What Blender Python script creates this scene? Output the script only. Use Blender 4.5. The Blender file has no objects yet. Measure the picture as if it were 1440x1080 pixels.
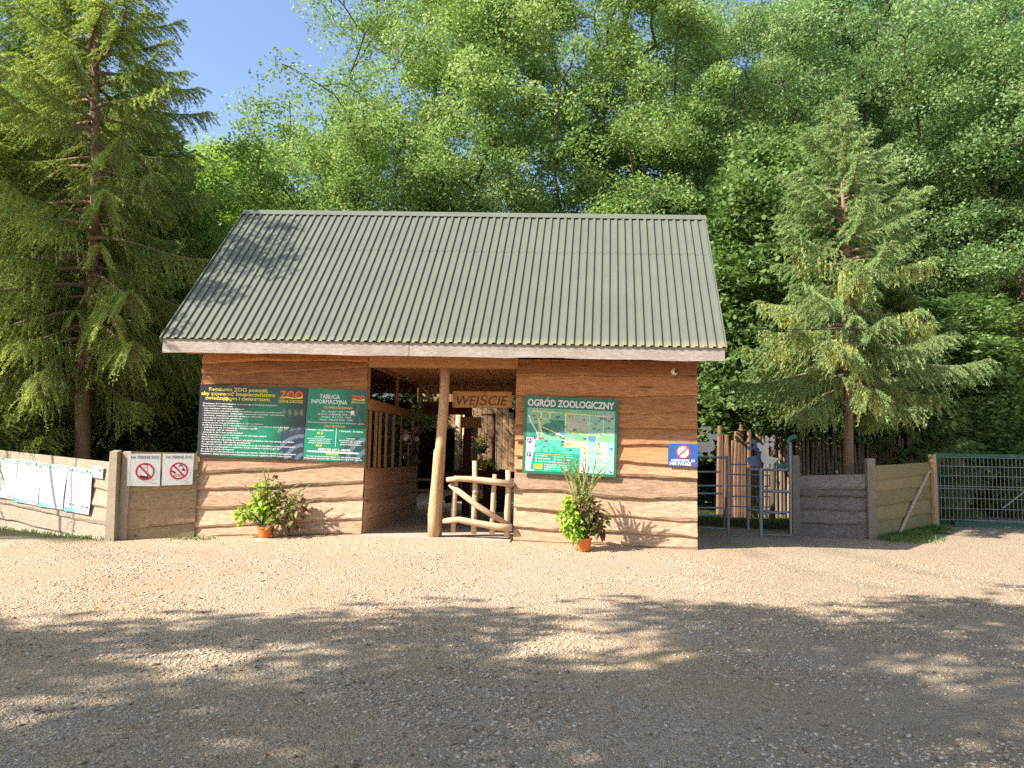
import bpy, bmesh, math, random
import numpy as np
from mathutils import Vector, Matrix, Quaternion, noise
R = math.radians
rnd = random.Random(7)
sc = bpy.context.scene
col = sc.collection

# ------------------------------------------------------------------ camera
F = 1080.0
PSI, TH, RO = R(4.5), R(5.2), R(1.15)
CAM = Vector((0, -13.7, 1.6))
_r0 = Vector((math.cos(PSI), math.sin(PSI), 0))
_f = Vector((-math.sin(PSI)*math.cos(TH), math.cos(PSI)*math.cos(TH), math.sin(TH)))
_u0 = Vector((math.sin(PSI)*math.sin(TH), -math.cos(PSI)*math.sin(TH), math.cos(TH)))
_r = _r0*math.cos(RO) + _u0*math.sin(RO)
_u = _u0*math.cos(RO) - _r0*math.sin(RO)
cd = bpy.data.cameras.new('camera')
cam = bpy.data.objects.new('camera', cd)
col.objects.link(cam)
cam.matrix_world = Matrix((( _r.x, _u.x, -_f.x, CAM.x), (_r.y, _u.y, -_f.y, CAM.y), (_r.z, _u.z, -_f.z, CAM.z), (0, 0, 0, 1)))
cd.sensor_width = 36; cd.lens = 36*F/1440; cd.clip_end = 1000; cd.clip_start = 0.05
sc.camera = cam

def ray(px, py):
    return _f + _r*((px-720)/F) + _u*((540-py)/F)
def aty(px, py, Y):
    d = ray(px, py); t = (Y-CAM.y)/d.y
    return CAM + d*t
def atz(px, py, Z=0.0):
    d = ray(px, py); t = (Z-CAM.z)/d.z
    return CAM + d*t

# ------------------------------------------------------------------ object helpers
def tag(o, label=None, cat=None, group=None, kind=None):
    if label: o['label'] = label
    if cat: o['category'] = cat
    if group: o['group'] = group
    if kind: o['kind'] = kind
    return o
def thing(name, loc, label, cat, group=None):
    o = bpy.data.objects.new(name, None); col.objects.link(o)
    o.location = loc; o.empty_display_size = .2
    return tag(o, label, cat, group)
def wloc(o):
    v = Vector(o.location); p = o.parent
    while p: v += Vector(p.location); p = p.parent
    return v
def mesh_obj(name, me, mat, parent=None, loc=None):
    """mesh data is in world coordinates; moved so its origin is the parent's or loc"""
    base = wloc(parent) if parent else (Vector(loc) if loc is not None else Vector((0, 0, 0)))
    if base.length > 0: me.transform(Matrix.Translation(-base))
    o = bpy.data.objects.new(name, me); col.objects.link(o)
    if parent: o.parent = parent
    else: o.location = base
    if mat is not None:
        me.materials.clear()
        for m in (mat if isinstance(mat, (list, tuple)) else [mat]): me.materials.append(m)
    return o
def copy_tree(o, parent=None):
    c = o.copy(); col.objects.link(c); c.parent = parent
    for ch in [x for x in o.children]: copy_tree(ch, c)
    return c

class MB:
    def __init__(s): s.v = []; s.f = []; s.m = []
    def add(s, vs, fs, mi=0):
        n = len(s.v); s.v += [tuple(v) for v in vs]
        s.f += [tuple(i+n for i in f) for f in fs]; s.m += [mi]*len(fs)
    def hexa(s, c, mi=0):          # 8 corners: bottom 4 ccw, top 4 ccw
        s.add(c, [(3,2,1,0),(4,5,6,7),(0,1,5,4),(1,2,6,5),(2,3,7,6),(3,0,4,7)], mi)
    def box(s, x0, x1, y0, y1, z0, z1, mi=0):
        s.hexa([(x0,y0,z0),(x1,y0,z0),(x1,y1,z0),(x0,y1,z0),(x0,y0,z1),(x1,y0,z1),(x1,y1,z1),(x0,y1,z1)], mi)
    def beam(s, a, b, w, h, up=(0,0,1), mi=0):
        a = Vector(a); b = Vector(b); d = (b-a).normalized(); up = Vector(up)
        if abs(d.dot(up)) > .95: up = Vector((0,1,0))
        sx = d.cross(up).normalized()*w/2; sz = sx.cross(d).normalized()*h/2
        s.hexa([a-sx-sz, a+sx-sz, a+sx+sz, a-sx+sz, b-sx-sz, b+sx-sz, b+sx+sz, b-sx+sz], mi)
    def tube(s, pts, rad, n=8, caps=True, mi=0, wob=0.0):
        pts = [Vector(p) for p in pts]
        if not isinstance(rad, (list, tuple)): rad = [rad]*len(pts)
        vs = []; prev = None
        for i, p in enumerate(pts):
            d = (pts[min(i+1, len(pts)-1)] - pts[max(i-1, 0)]).normalized()
            if prev is None:
                a = d.orthogonal().normalized()
            else:
                a = (prev - d*prev.dot(d)).normalized()
            prev = a; b = d.cross(a)
            for k in range(n):
                t = 2*math.pi*k/n
                rr = rad[i]*(1+wob*noise.noise(Vector((math.cos(t)*1.3, math.sin(t)*1.3, i*.6))+p*.7))
                vs.append(p + a*math.cos(t)*rr + b*math.sin(t)*rr)
        fs = []
        for i in range(len(pts)-1):
            for k in range(n):
                k2 = (k+1) % n
                fs.append((i*n+k, i*n+k2, (i+1)*n+k2, (i+1)*n+k))
        if caps:
            fs.append(tuple(range(n-1, -1, -1))); fs.append(tuple((len(pts)-1)*n+k for k in range(n)))
        s.add(vs, fs, mi)
    def lathe(s, prof, c, n=24, mi=0):
        vs = []; c = Vector(c)
        for (r_, z) in prof:
            for k in range(n):
                t = 2*math.pi*k/n; vs.append((c.x+r_*math.cos(t), c.y+r_*math.sin(t), c.z+z))
        fs = []
        for i in range(len(prof)-1):
            for k in range(n):
                k2 = (k+1) % n; fs.append((i*n+k, i*n+k2, (i+1)*n+k2, (i+1)*n+k))
        s.add(vs, fs, mi)
    def build(s, name, mat, parent=None, loc=None, smooth=False):
        me = bpy.data.meshes.new(name); me.from_pydata(s.v, [], s.f); me.update()
        if smooth: me.shade_smooth()
        if any(s.m): me.polygons.foreach_set('material_index', s.m)
        return mesh_obj(name, me, mat, parent, loc)

def np_mesh(name, V, Q, smooth=False):
    me = bpy.data.meshes.new(name)
    V = np.ascontiguousarray(V, dtype=np.float32); Q = np.ascontiguousarray(Q, dtype=np.int32)
    k = Q.shape[1]
    me.vertices.add(len(V)); me.vertices.foreach_set('co', V.ravel())
    me.loops.add(Q.size); me.loops.foreach_set('vertex_index', Q.ravel())
    me.polygons.add(len(Q)); me.polygons.foreach_set('loop_start', np.arange(0, Q.size, k, dtype=np.int32))
    me.update(calc_edges=True)
    if smooth: me.shade_smooth()
    return me

# ------------------------------------------------------------------ materials
def lin(h):
    if isinstance(h, str):
        h = h.lstrip('#'); h = [int(h[i:i+2], 16)/255 for i in (0, 2, 4)]
    return tuple((c/12.92 if c <= .04045 else ((c+.055)/1.055)**2.4) for c in h)
class NT:
    def __init__(s, name):
        s.m = bpy.data.materials.new(name); s.m.use_nodes = True
        s.t = s.m.node_tree; s.n = s.t.nodes; s.l = s.t.links
        s.n.clear(); s.out = s.n.new('ShaderNodeOutputMaterial')
        s.b = s.n.new('ShaderNodeBsdfPrincipled'); s.l.new(s.b.outputs[0], s.out.inputs[0])
    def new(s, t, **kw):
        n = s.n.new(t)
        for k, v in kw.items():
            if k in n.inputs: n.inputs[k].default_value = v
            else: setattr(n, k, v)
        return n
    def link(s, a, b): s.l.new(a, b)
    def coord(s, scale=(1,1,1), out='Object'):
        tc = s.new('ShaderNodeTexCoord'); mp = s.new('ShaderNodeMapping')
        mp.inputs['Scale'].default_value = scale; s.link(tc.outputs[out], mp.inputs[0]); return mp.outputs[0]
    def noise(s, vec, scale, detail=4, rough=.55, dist=0):
        n = s.new('ShaderNodeTexNoise'); n.inputs['Scale'].default_value = scale
        n.inputs['Detail'].default_value = detail; n.inputs['Roughness'].default_value = rough
        n.inputs['Distortion'].default_value = dist
        if vec is not None: s.link(vec, n.inputs['Vector'])
        return n.outputs['Fac']
    def vor(s, vec, scale, feature='F1'):
        n = s.new('ShaderNodeTexVoronoi'); n.feature = feature; n.inputs['Scale'].default_value = scale
        s.link(vec, n.inputs['Vector']); return n
    def ramp(s, fac, stops):
        n = s.new('ShaderNodeValToRGB'); e = n.color_ramp.elements
        while len(e) < len(stops): e.new(.5)
        for el, (p, c) in zip(e, stops):
            el.position = p; el.color = (c[0], c[1], c[2], 1) if not isinstance(c, (int, float)) else (c, c, c, 1)
        s.link(fac, n.inputs[0]); return n.outputs[0]
    def mix(s, fac, a, b, mode='MIX'):
        n = s.new('ShaderNodeMix'); n.data_type = 'RGBA'; n.blend_type = mode
        for i, v in ((0, fac), (6, a), (7, b)):
            if isinstance(v, (int, float)): n.inputs[i].default_value = v
            elif isinstance(v, tuple): n.inputs[i].default_value = (v[0], v[1], v[2], 1)
            else: s.link(v, n.inputs[i])
        return n.outputs[2]
    def math(s, op, a, b=None):
        n = s.new('ShaderNodeMath'); n.operation = op
        for i, v in ((0, a), (1, b)):
            if v is None: continue
            if isinstance(v, (int, float)): n.inputs[i].default_value = v
            else: s.link(v, n.inputs[i])
        return n.outputs[0]
    def bump(s, h, strength=.5, dist=.01, prev=None):
        n = s.new('ShaderNodeBump'); n.inputs['Strength'].default_value = strength; n.inputs['Distance'].default_value = dist
        s.link(h, n.inputs['Height'])
        if prev is not None: s.link(prev, n.inputs['Normal'])
        s.link(n.outputs[0], s.b.inputs['Normal']); return n.outputs[0]
    def base(s, v):
        if isinstance(v, tuple): s.b.inputs['Base Color'].default_value = (v[0], v[1], v[2], 1)
        else: s.link(v, s.b.inputs['Base Color'])
    def set(s, **kw):
        for k, v in kw.items(): s.b.inputs[k.replace('_', ' ')].default_value = v

def island(t):
    g = t.new('ShaderNodeNewGeometry'); return g.outputs['Random Per Island']

def wood(name, c1, c2, axis='x', dark=None, bleach=None, rough=.75, scale=1.0, zlim=(1.5, 2.0), vary=.35, knots=True, moss=None):
    t = NT(name)
    s = {'x': (.7, 6, 6), 'y': (6, .7, 6), 'z': (6, 6, .7)}[axis]
    s = tuple(a*scale for a in s)
    isl = island(t)
    tc = t.new('ShaderNodeTexCoord'); add = t.new('ShaderNodeVectorMath'); add.operation = 'ADD'
    comb = t.new('ShaderNodeCombineXYZ')
    k = t.math('MULTIPLY', isl, 37.0)
    for i in range(3): t.link(k, comb.inputs[i])
    t.link(tc.outputs['Object'], add.inputs[0]); t.link(comb.outputs[0], add.inputs[1])
    mp = t.new('ShaderNodeMapping'); mp.inputs['Scale'].default_value = s; t.link(add.outputs[0], mp.inputs[0])
    v = mp.outputs[0]
    big = t.noise(v, 1.0, 3, .5, .6)
    grain = t.noise(v, 6.0, 6, .7, 1.2)
    fine = t.noise(v, 26.0, 3, .6, .3)
    c = t.mix(big, c1, c2)
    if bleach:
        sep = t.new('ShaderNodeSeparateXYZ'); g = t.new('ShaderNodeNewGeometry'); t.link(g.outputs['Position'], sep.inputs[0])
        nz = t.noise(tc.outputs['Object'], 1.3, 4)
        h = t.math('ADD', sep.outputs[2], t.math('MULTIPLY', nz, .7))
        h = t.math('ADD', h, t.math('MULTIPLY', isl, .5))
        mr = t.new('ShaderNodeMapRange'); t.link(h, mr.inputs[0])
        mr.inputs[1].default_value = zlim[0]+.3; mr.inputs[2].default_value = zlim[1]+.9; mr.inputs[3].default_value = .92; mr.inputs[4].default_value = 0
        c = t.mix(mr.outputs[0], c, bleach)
    d = dark or tuple(x*.35 for x in c1)
    c = t.mix(t.ramp(grain, [(.38, .6), (.60, 0.0)]), c, d)
    c = t.mix(t.ramp(fine, [(.3, .2), (.6, 0.0)]), c, d)
    if knots:
        kn = t.vor(mp.outputs[0], .75); kr = t.ramp(kn.outputs['Distance'], [(.04, .85), (.12, 0.0)])
        c = t.mix(kr, c, tuple(x*.22 for x in c1))
    hsv = t.new('ShaderNodeHueSaturation'); t.link(c, hsv.inputs['Color'])
    t.link(t.math('ADD', t.math('MULTIPLY', isl, vary), 1-vary/2), hsv.inputs['Value'])
    c = hsv.outputs[0]
    if moss:
        mm = t.ramp(t.noise(tc.outputs['Object'], 2.2, 5), [(.45, 0.0), (.65, .38)])
        c = t.mix(mm, c, moss)
    t.base(c); t.set(Roughness=rough)
    t.b.inputs['Specular IOR Level'].default_value = .25
    t.bump(t.math('ADD', grain, t.math('MULTIPLY', fine, .5)), .45, .006)
    return t.m

def plain(name, c, rough=.6, metal=0.0, nvar=.12, scale=8, bump=0.0, spec=.5):
    t = NT(name); v = t.coord()
    n = t.noise(v, scale, 5)
    cc = t.mix(n, tuple(x*(1-nvar) for x in c), tuple(min(1, x*(1+nvar)) for x in c))
    t.base(cc); t.set(Roughness=rough, Metallic=metal); t.b.inputs['Specular IOR Level'].default_value = spec
    if bump: t.bump(t.noise(v, scale*6, 4), bump, .004)
    return t.m

def leaf_mat(name, stops, trans=.35, rough=.55, back=None):
    t = NT(name); isl = island(t)
    v = t.coord(out='Object'); big = t.noise(v, .6, 1)
    f = t.math('ADD', t.math('MULTIPLY', isl, .55), t.math('SUBTRACT', t.math('MULTIPLY', big, 1.3), .38))
    c = t.ramp(f, stops)
    t.base(c); t.set(Roughness=rough); t.b.inputs['Specular IOR Level'].default_value = .35
    tr = t.new('ShaderNodeBsdfTranslucent')
    hs = t.new('ShaderNodeHueSaturation'); hs.inputs['Hue'].default_value = .485; hs.inputs['Saturation'].default_value = 1.15; hs.inputs['Value'].default_value = 1.5
    t.link(c, hs.inputs['Color']); t.link(hs.outputs[0], tr.inputs[0])
    mx = t.new('ShaderNodeMixShader'); mx.inputs[0].default_value = trans
    t.link(t.b.outputs[0], mx.inputs[1]); t.link(tr.outputs[0], mx.inputs[2]); t.link(mx.outputs[0], t.out.inputs[0])
    return t.m

def vcol_mat(name, rough=.35):
    t = NT(name); a = t.new('ShaderNodeAttribute'); a.attribute_name = 'Col'
    t.base(a.outputs['Color']); t.set(Roughness=rough); return t.m

M = {}
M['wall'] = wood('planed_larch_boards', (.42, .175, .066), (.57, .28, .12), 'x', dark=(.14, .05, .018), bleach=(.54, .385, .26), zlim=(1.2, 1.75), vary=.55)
M['wane_shade'] = plain('waney_bark_edge_shade', (.13, .06, .03), .9, nvar=.5, scale=5, bump=.6)  # waney bark edge, toned dark to draw the shade line under each overlap
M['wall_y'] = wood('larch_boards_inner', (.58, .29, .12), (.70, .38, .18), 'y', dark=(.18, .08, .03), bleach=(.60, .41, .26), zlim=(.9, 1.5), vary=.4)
M['soffit'] = wood('soffit_boards', (.66, .31, .12), (.74, .38, .17), 'x', dark=(.28, .11, .04))
M['trim'] = wood('larch_trim', (.48, .25, .11), (.55, .30, .14), 'z', dark=(.2, .09, .03), vary=.2)
M['trim_x'] = wood('larch_trim_flat', (.48, .25, .11), (.55, .30, .14), 'x', dark=(.2, .09, .03), vary=.2)
M['trim_y'] = wood('larch_trim_deep', (.44, .22, .10), (.50, .27, .12), 'y', dark=(.2, .09, .03), vary=.2)
M['fascia'] = wood('weathered_fascia', (.36, .30, .26), (.55, .47, .42), 'x', dark=(.12, .095, .08), vary=.12, scale=2.0, moss=(.22, .18, .15))
M['post'] = wood('peeled_log', (.52, .31, .16), (.66, .43, .24), 'z', dark=(.24, .12, .06), vary=.2)
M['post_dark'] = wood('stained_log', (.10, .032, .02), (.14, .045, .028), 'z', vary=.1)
M['rail'] = wood('peeled_rail', (.54, .37, .23), (.68, .50, .34), 'x', dark=(.24, .14, .08), vary=.3)
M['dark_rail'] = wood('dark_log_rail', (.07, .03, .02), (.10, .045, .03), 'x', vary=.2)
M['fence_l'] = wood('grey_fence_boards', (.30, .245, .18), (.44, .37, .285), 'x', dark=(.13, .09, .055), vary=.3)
M['fence_m'] = wood('tan_fence_boards', (.38, .26, .14), (.50, .36, .21), 'x', dark=(.15, .09, .045), vary=.35, moss=(.19, .17, .07))
M['fence_g'] = wood('aged_grey_boards', (.23, .19, .165), (.37, .32, .29), 'x', dark=(.05, .038, .03), vary=.55)
M['fence_o'] = wood('olive_fence_boards', (.26, .19, .075), (.38, .28, .12), 'y', dark=(.10, .065, .025), vary=.4, moss=(.19, .17, .05))
M['barn'] = wood('vertical_barn_boards', (.38, .23, .12), (.52, .35, .21), 'z', dark=(.14, .07, .03), vary=.55)
M['log'] = wood('palisade_bark', (.26, .18, .13), (.38, .28, .21), 'z', dark=(.07, .04, .025), vary=.6)
M['log_pale'] = wood('palisade_pale', (.20, .11, .07), (.32, .19, .12), 'z', dark=(.07, .035, .02), vary=.8)
M['brown_fence'] = wood('red_brown_boards', (.12, .045, .032), (.17, .07, .05), 'z', vary=.4)
M['shed'] = wood('pinkish_shed_boards', (.30, .15, .12), (.38, .20, .16), 'z', vary=.2)
M['concrete'] = plain('cast_concrete', (.29, .235, .165), .9, nvar=.3, scale=9, bump=.6)
M['concrete_g'] = plain('grey_concrete', (.22, .18, .145), .9, nvar=.3, scale=9, bump=.5)
M['galv'] = plain('galvanised_steel', (.24, .26, .27), .5, .6, nvar=.2, scale=20)
M['green_metal'] = plain('green_powder_coat', (.008, .10, .055), .45, nvar=.2, scale=10)
M['sheet_pale'] = plain('pale_sheet_metal', (.58, .58, .52), .55, nvar=.08, scale=6)
M['sheet_blue'] = plain('blue_sheet_metal', (.10, .14, .26), .55, nvar=.1, scale=6)
M['sheet_green'] = plain('green_sheet_metal', (.03, .13, .09), .55, nvar=.1, scale=6)
M['white'] = plain('white_print', (.78, .77, .74), .5, nvar=.03)
M['white_l'] = plain('white_lettering', (.82, .82, .80), .5, nvar=.02)
M['yellow_l'] = plain('yellow_lettering', (.75, .62, .08), .5, nvar=.03)
M['red_l'] = plain('red_print', (.62, .02, .03), .45, nvar=.05)
M['orange_l'] = plain('orange_print', (.80, .12, .02), .45, nvar=.05)
M['black_l'] = plain('black_print', (.02, .02, .022), .5, nvar=.05)
M['green_p'] = plain('green_board', (.02, .16, .09), .4, nvar=.05)
M['blue_p'] = plain('blue_print', (.03, .10, .34), .4, nvar=.3, scale=12)
M['pink_l'] = plain('cream_lettering', (.80, .72, .70), .5, nvar=.02)
M['grey_l'] = plain('grey_strip', (.5, .5, .5), .4, nvar=.05)
M['burnt'] = plain('burnt_lettering', (.06, .02, .01), .8)
M['burnt_dark'] = plain('black_lettering', (.012, .006, .005), .8)
M['cctv'] = plain('camera_white_shell', (.7, .7, .68), .35, nvar=.03)
M['lens'] = plain('dark_lens', (.01, .01, .012), .1)
M['black'] = plain('black_rubber', (.015, .015, .015), .6)
M['pot'] = plain('terracotta_plastic', (.62, .15, .03), .45, nvar=.1)
M['soil'] = plain('potting_soil', (.04, .025, .015), .95, nvar=.4, bump=.8)
M['print'] = vcol_mat('printed_artwork', .3)
M['print_matte'] = vcol_mat('printed_poster', .55)
M['bark'] = wood('spruce_bark', (.26, .155, .10), (.38, .26, .19), 'z', dark=(.08, .045, .028), vary=.1, knots=False, scale=1.6)
M['bark_g'] = wood('grey_bark', (.075, .058, .045), (.15, .115, .085), 'z', dark=(.035, .028, .02), vary=.1, knots=False, scale=1.2)
M['bark_p'] = wood('pale_bark', (.42, .36, .30), (.55, .48, .42), 'z', dark=(.10, .07, .05), vary=.1, knots=False)
M['locust'] = leaf_mat('locust_leaves', [(0, (.08, .15, .045)), (.4, (.175, .285, .08)), (.7, (.28, .40, .125)), (1, (.42, .50, .22))], .38)
M['locust_r'] = leaf_mat('locust_leaves_cool', [(0, (.065, .14, .055)), (.4, (.15, .265, .095)), (.8, (.26, .38, .15)), (1, (.40, .49, .24))], .38)
M['maple'] = leaf_mat('maple_leaves', [(0, (.06, .12, .035)), (.6, (.13, .22, .06)), (1, (.26, .36, .13))], .36, .5)
M['broad'] = leaf_mat('broad_leaves', [(0, (.12, .21, .05)), (.5, (.21, .34, .07)), (1, (.34, .45, .13))], .42)
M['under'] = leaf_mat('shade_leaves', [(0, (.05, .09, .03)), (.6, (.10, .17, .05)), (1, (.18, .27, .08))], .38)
M['yellowb'] = leaf_mat('yellow_leaves', [(0, (.20, .20, .02)), (.6, (.34, .30, .03)), (1, (.45, .36, .05))], .4)
M['spruce'] = leaf_mat('spruce_needles', [(0, (.12, .19, .045)), (.5, (.24, .34, .08)), (.85, (.37, .46, .12)), (1, (.46, .53, .16))], .38, .6)
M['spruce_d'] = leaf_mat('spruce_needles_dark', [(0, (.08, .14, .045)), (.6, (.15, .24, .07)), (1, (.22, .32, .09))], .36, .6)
M['spruce_y'] = leaf_mat('spruce_needles_pale', [(0, (.13, .21, .075)), (.5, (.24, .36, .13)), (1, (.38, .48, .21))], .38, .6)
M['catkin'] = leaf_mat('yellowing_twigs', [(0, (.28, .31, .08)), (.6, (.44, .44, .13)), (1, (.56, .54, .2))], .4, .6)
M['lime'] = leaf_mat('lime_coleus', [(0, (.16, .30, .03)), (.6, (.30, .46, .06)), (1, (.46, .58, .13))], .4, .6)
M['maroon'] = leaf_mat('maroon_coleus', [(0, (.07, .025, .02)), (.4, (.13, .05, .03)), (.55, (.16, .16, .04)), (1, (.26, .33, .08))], .25, .6)
M['spike'] = leaf_mat('seed_spikes', [(0, (.28, .32, .10)), (.6, (.42, .44, .18)), (1, (.55, .52, .26))], .3, .6)
M['grass'] = leaf_mat('grass_blades', [(0, (.05, .11, .02)), (.6, (.10, .18, .03)), (1, (.22, .26, .07))], .3)
M['petal'] = plain('yellow_petals', (.75, .42, .02), .5)
M['petal_r'] = plain('red_petals', (.65, .03, .05), .5)
t = NT('window_glass'); gl = t.new('ShaderNodeBsdfGlossy'); gl.inputs['Roughness'].default_value = .02
tp = t.new('ShaderNodeBsdfTransparent'); tp.inputs[0].default_value = (.55, .6, .58, 1)
lw = t.new('ShaderNodeFresnel'); lw.inputs[0].default_value = 1.6
mx = t.new('ShaderNodeMixShader'); t.link(lw.outputs[0], mx.inputs[0]); t.link(tp.outputs[0], mx.inputs[1]); t.link(gl.outputs[0], mx.inputs[2]); t.link(mx.outputs[0], t.out.inputs[0])
M['glass'] = t.m

# roof metal: painted sheet, slightly dirty near the eave
t = NT('green_grey_roof_sheet')
v = t.coord((1, 1, 1)); n1 = t.noise(v, 1.1, 4); n2 = t.noise(t.coord((9, .8, .8)), 2.2, 5, .6)
c = t.mix(n1, (.108, .122, .092), (.145, .158, .120))
c = t.mix(t.ramp(n2, [(.4, 0.0), (.75, .35)]), c, (.17, .175, .145))
sep = t.new('ShaderNodeSeparateXYZ'); g = t.new('ShaderNodeNewGeometry'); t.link(g.outputs['Position'], sep.inputs[0])
mr = t.new('ShaderNodeMapRange'); t.link(t.math('ADD', sep.outputs[2], t.math('MULTIPLY', n1, .12)), mr.inputs[0])
mr.inputs[1].default_value = 3.5; mr.inputs[2].default_value = 3.64; mr.inputs[3].default_value = .6; mr.inputs[4].default_value = 0
c = t.mix(mr.outputs[0], c, (.33, .27, .14))
t.base(c); t.set(Roughness=.5); t.b.inputs['Specular IOR Level'].default_value = .35
M['roof'] = t.m

# gravel ground
t = NT('pale_gravel_and_sand')
tc = t.new('ShaderNodeTexCoord'); P = tc.outputs['Object']
nz = t.new('ShaderNodeTexNoise'); nz.inputs['Scale'].default_value = 14; nz.inputs['Detail'].default_value = 3; t.link(P, nz.inputs['Vector'])
wv = t.new('ShaderNodeMix'); wv.data_type = 'RGBA'; wv.blend_type = 'LINEAR_LIGHT'; wv.inputs[0].default_value = .02
t.link(P, wv.inputs[6]); t.link(nz.outputs['Color'], wv.inputs[7]); PW = wv.outputs[2]
v1 = t.vor(PW, 26); v2 = t.vor(PW, 62); v3 = t.vor(PW, 150)
def pal(vn, stops):
    s_ = t.new('ShaderNodeSeparateColor'); t.link(vn.outputs['Color'], s_.inputs[0]); return t.ramp(s_.outputs[0], stops)
stones = [(0, (.26, .18, .11)), (.25, (.46, .34, .22)), (.6, (.66, .51, .345)), (.85, (.60, .51, .43)), (1, (.80, .72, .60))]
cA = pal(v2, stones); cB = pal(v3, [(0, (.36, .25, .14)), (.5, (.58, .43, .275)), (1, (.72, .56, .40))]); cC = pal(v1, stones)
patch = t.noise(P, .55, 5, .6)
c = t.mix(t.ramp(t.noise(P, 3.5, 5), [(.40, 0.0), (.62, .9)]), cB, cA)
c = t.mix(t.ramp(t.noise(P, 9, 4), [(.56, 0.0), (.66, .8)]), c, cC)
c = t.mix(t.ramp(patch, [(.42, 0.0), (.68, .5)]), c, (.56, .36, .19))
c = t.mix(t.ramp(t.noise(P, .35, 4), [(.5, 0.0), (.72, .35)]), c, (.50, .45, .38))
gaps = t.ramp(v2.outputs['Distance'], [(.45, 0.0), (.85, .4)])
c = t.mix(gaps, c, (.22, .15, .10))
# compacted brown dirt where vehicles turn, on the right of the yard
sep = t.new('ShaderNodeSeparateXYZ'); t.link(P, sep.inputs[0])
xr = t.math('ADD', sep.outputs[0], t.math('MULTIPLY', t.noise(P, .5, 4), 3.0))
mr = t.new('ShaderNodeMapRange'); mr.interpolation_type = 'SMOOTHSTEP'; t.link(xr, mr.inputs[0]); mr.inputs[1].default_value = 2.0; mr.inputs[2].default_value = 4.2; mr.inputs[4].default_value = .6
c = t.mix(mr.outputs[0], c, t.mix(t.noise(P, 2.4, 6), (.36, .26, .17), (.52, .40, .27)))
vl = t.new('ShaderNodeVectorMath'); vl.operation = 'DISTANCE'; vl.inputs[1].default_value = (14.0, 2.0, 0.0); t.link(P, vl.inputs[0])
rr = t.math('ADD', vl.outputs['Value'], t.math('MULTIPLY', t.noise(P, .6, 2), .5))
bd = t.math('MINIMUM', t.math('ABSOLUTE', t.math('SUBTRACT', rr, 9.7)), t.math('ABSOLUTE', t.math('SUBTRACT', rr, 11.4)))
mr = t.new('ShaderNodeMapRange'); mr.interpolation_type = 'SMOOTHSTEP'; t.link(bd, mr.inputs[0]); mr.inputs[1].default_value = .08; mr.inputs[2].default_value = .42; mr.inputs[3].default_value = .55; mr.inputs[4].default_value = 0
c = t.mix(t.math('MULTIPLY', mr.outputs[0], t.ramp(t.noise(P, 1.1, 4), [(.35, .2), (.6, 1.0)])), c, (.33, .245, .17))
soil = t.mix(t.noise(P, 1.8, 5), (.05, .035, .02), (.05, .07, .02))
def sstep(x, a, b):
    m_ = t.new('ShaderNodeMapRange'); m_.interpolation_type = 'SMOOTHSTEP'; t.link(x, m_.inputs[0]); m_.inputs[1].default_value = a; m_.inputs[2].default_value = b; return m_.outputs[0]
wob = t.math('MULTIPLY', t.math('SUBTRACT', t.noise(P, .8, 4), .5), 1.6)
yy = t.math('ADD', sep.outputs[1], wob); xx = t.math('ADD', sep.outputs[0], wob)
back = sstep(yy, 4.0, 5.0)
left = t.math('MULTIPLY', sstep(yy, -1.5, -.2), t.math('SUBTRACT', 1.0, sstep(xx, -8.6, -7.6)))
court = t.math('MULTIPLY', sstep(xx, -6.5, -5.6), t.math('SUBTRACT', 1.0, sstep(xx, 1.0, 2.0)))
track = t.math('MULTIPLY', sstep(xx, 8.4, 9.0), t.math('SUBTRACT', 1.0, sstep(yy, 20, 24)))
keep = t.math('MAXIMUM', court, track)
far = t.math('MAXIMUM', t.math('MULTIPLY', back, t.math('SUBTRACT', 1.0, keep)), left)
c = t.mix(far, c, soil)
t.base(c); t.set(Roughness=.95); t.b.inputs['Specular IOR Level'].default_value = .2
h = t.math('ADD', t.math('MULTIPLY', v2.outputs['Distance'], -.6), t.math('MULTIPLY', v3.outputs['Distance'], -.25))
h = t.math('ADD', h, t.math('MULTIPLY', v1.outputs['Distance'], -.5))
h = t.math('ADD', h, t.math('MULTIPLY', t.noise(P, 6, 5), 1.2))
t.bump(h, 1.0, .034)
M['ground'] = t.m
# ------------------------------------------------------------------ ground
def smooth(t): t = max(0.0, min(1.0, t)); return t*t*(3-2*t)
def gz(x, y):
    xs = [(-9, -.02), (-6.9, .04), (-5.3, .10), (-3.75, .17), (-1, .13), (2.2, .07), (5, .04), (9, .03)]
    b = xs[0][1] if x < xs[0][0] else xs[-1][1]
    for (a, p), (c_, q) in zip(xs, xs[1:]):
        if a <= x <= c_: b = p+(q-p)*(x-a)/(c_-a)
    z = -.05 + b*smooth((y+1.5)/1.4)
    z += .035*noise.noise(Vector((x*.45, y*.45, 1))) * smooth((-y-.2)/1.5) + .012*noise.noise(Vector((x*1.7, y*1.7, 4)))
    return z
def axis_pts(lo, hi, step, far, grow=1.22):
    a = list(np.arange(lo, hi+1e-6, step)); s = step; x = hi
    while x < far: s *= grow; x += s; a.append(x)
    s = step; x = lo; pre = []
    while x > -far: s *= grow; x -= s; pre.append(x)
    return pre[::-1]+a
xs_ = axis_pts(-13, 13, .16, 260); ys_ = axis_pts(-15, 9, .16, 260)
V = np.array([(x, y, gz(x, y)) for y in ys_ for x in xs_]); nx_ = len(xs_)
Q = np.array([(j*nx_+i, j*nx_+i+1, (j+1)*nx_+i+1, (j+1)*nx_+i) for j in range(len(ys_)-1) for i in range(nx_-1)])
tag(mesh_obj('ground', np_mesh('ground', V, Q, True), M['ground']), kind='structure')

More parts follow.
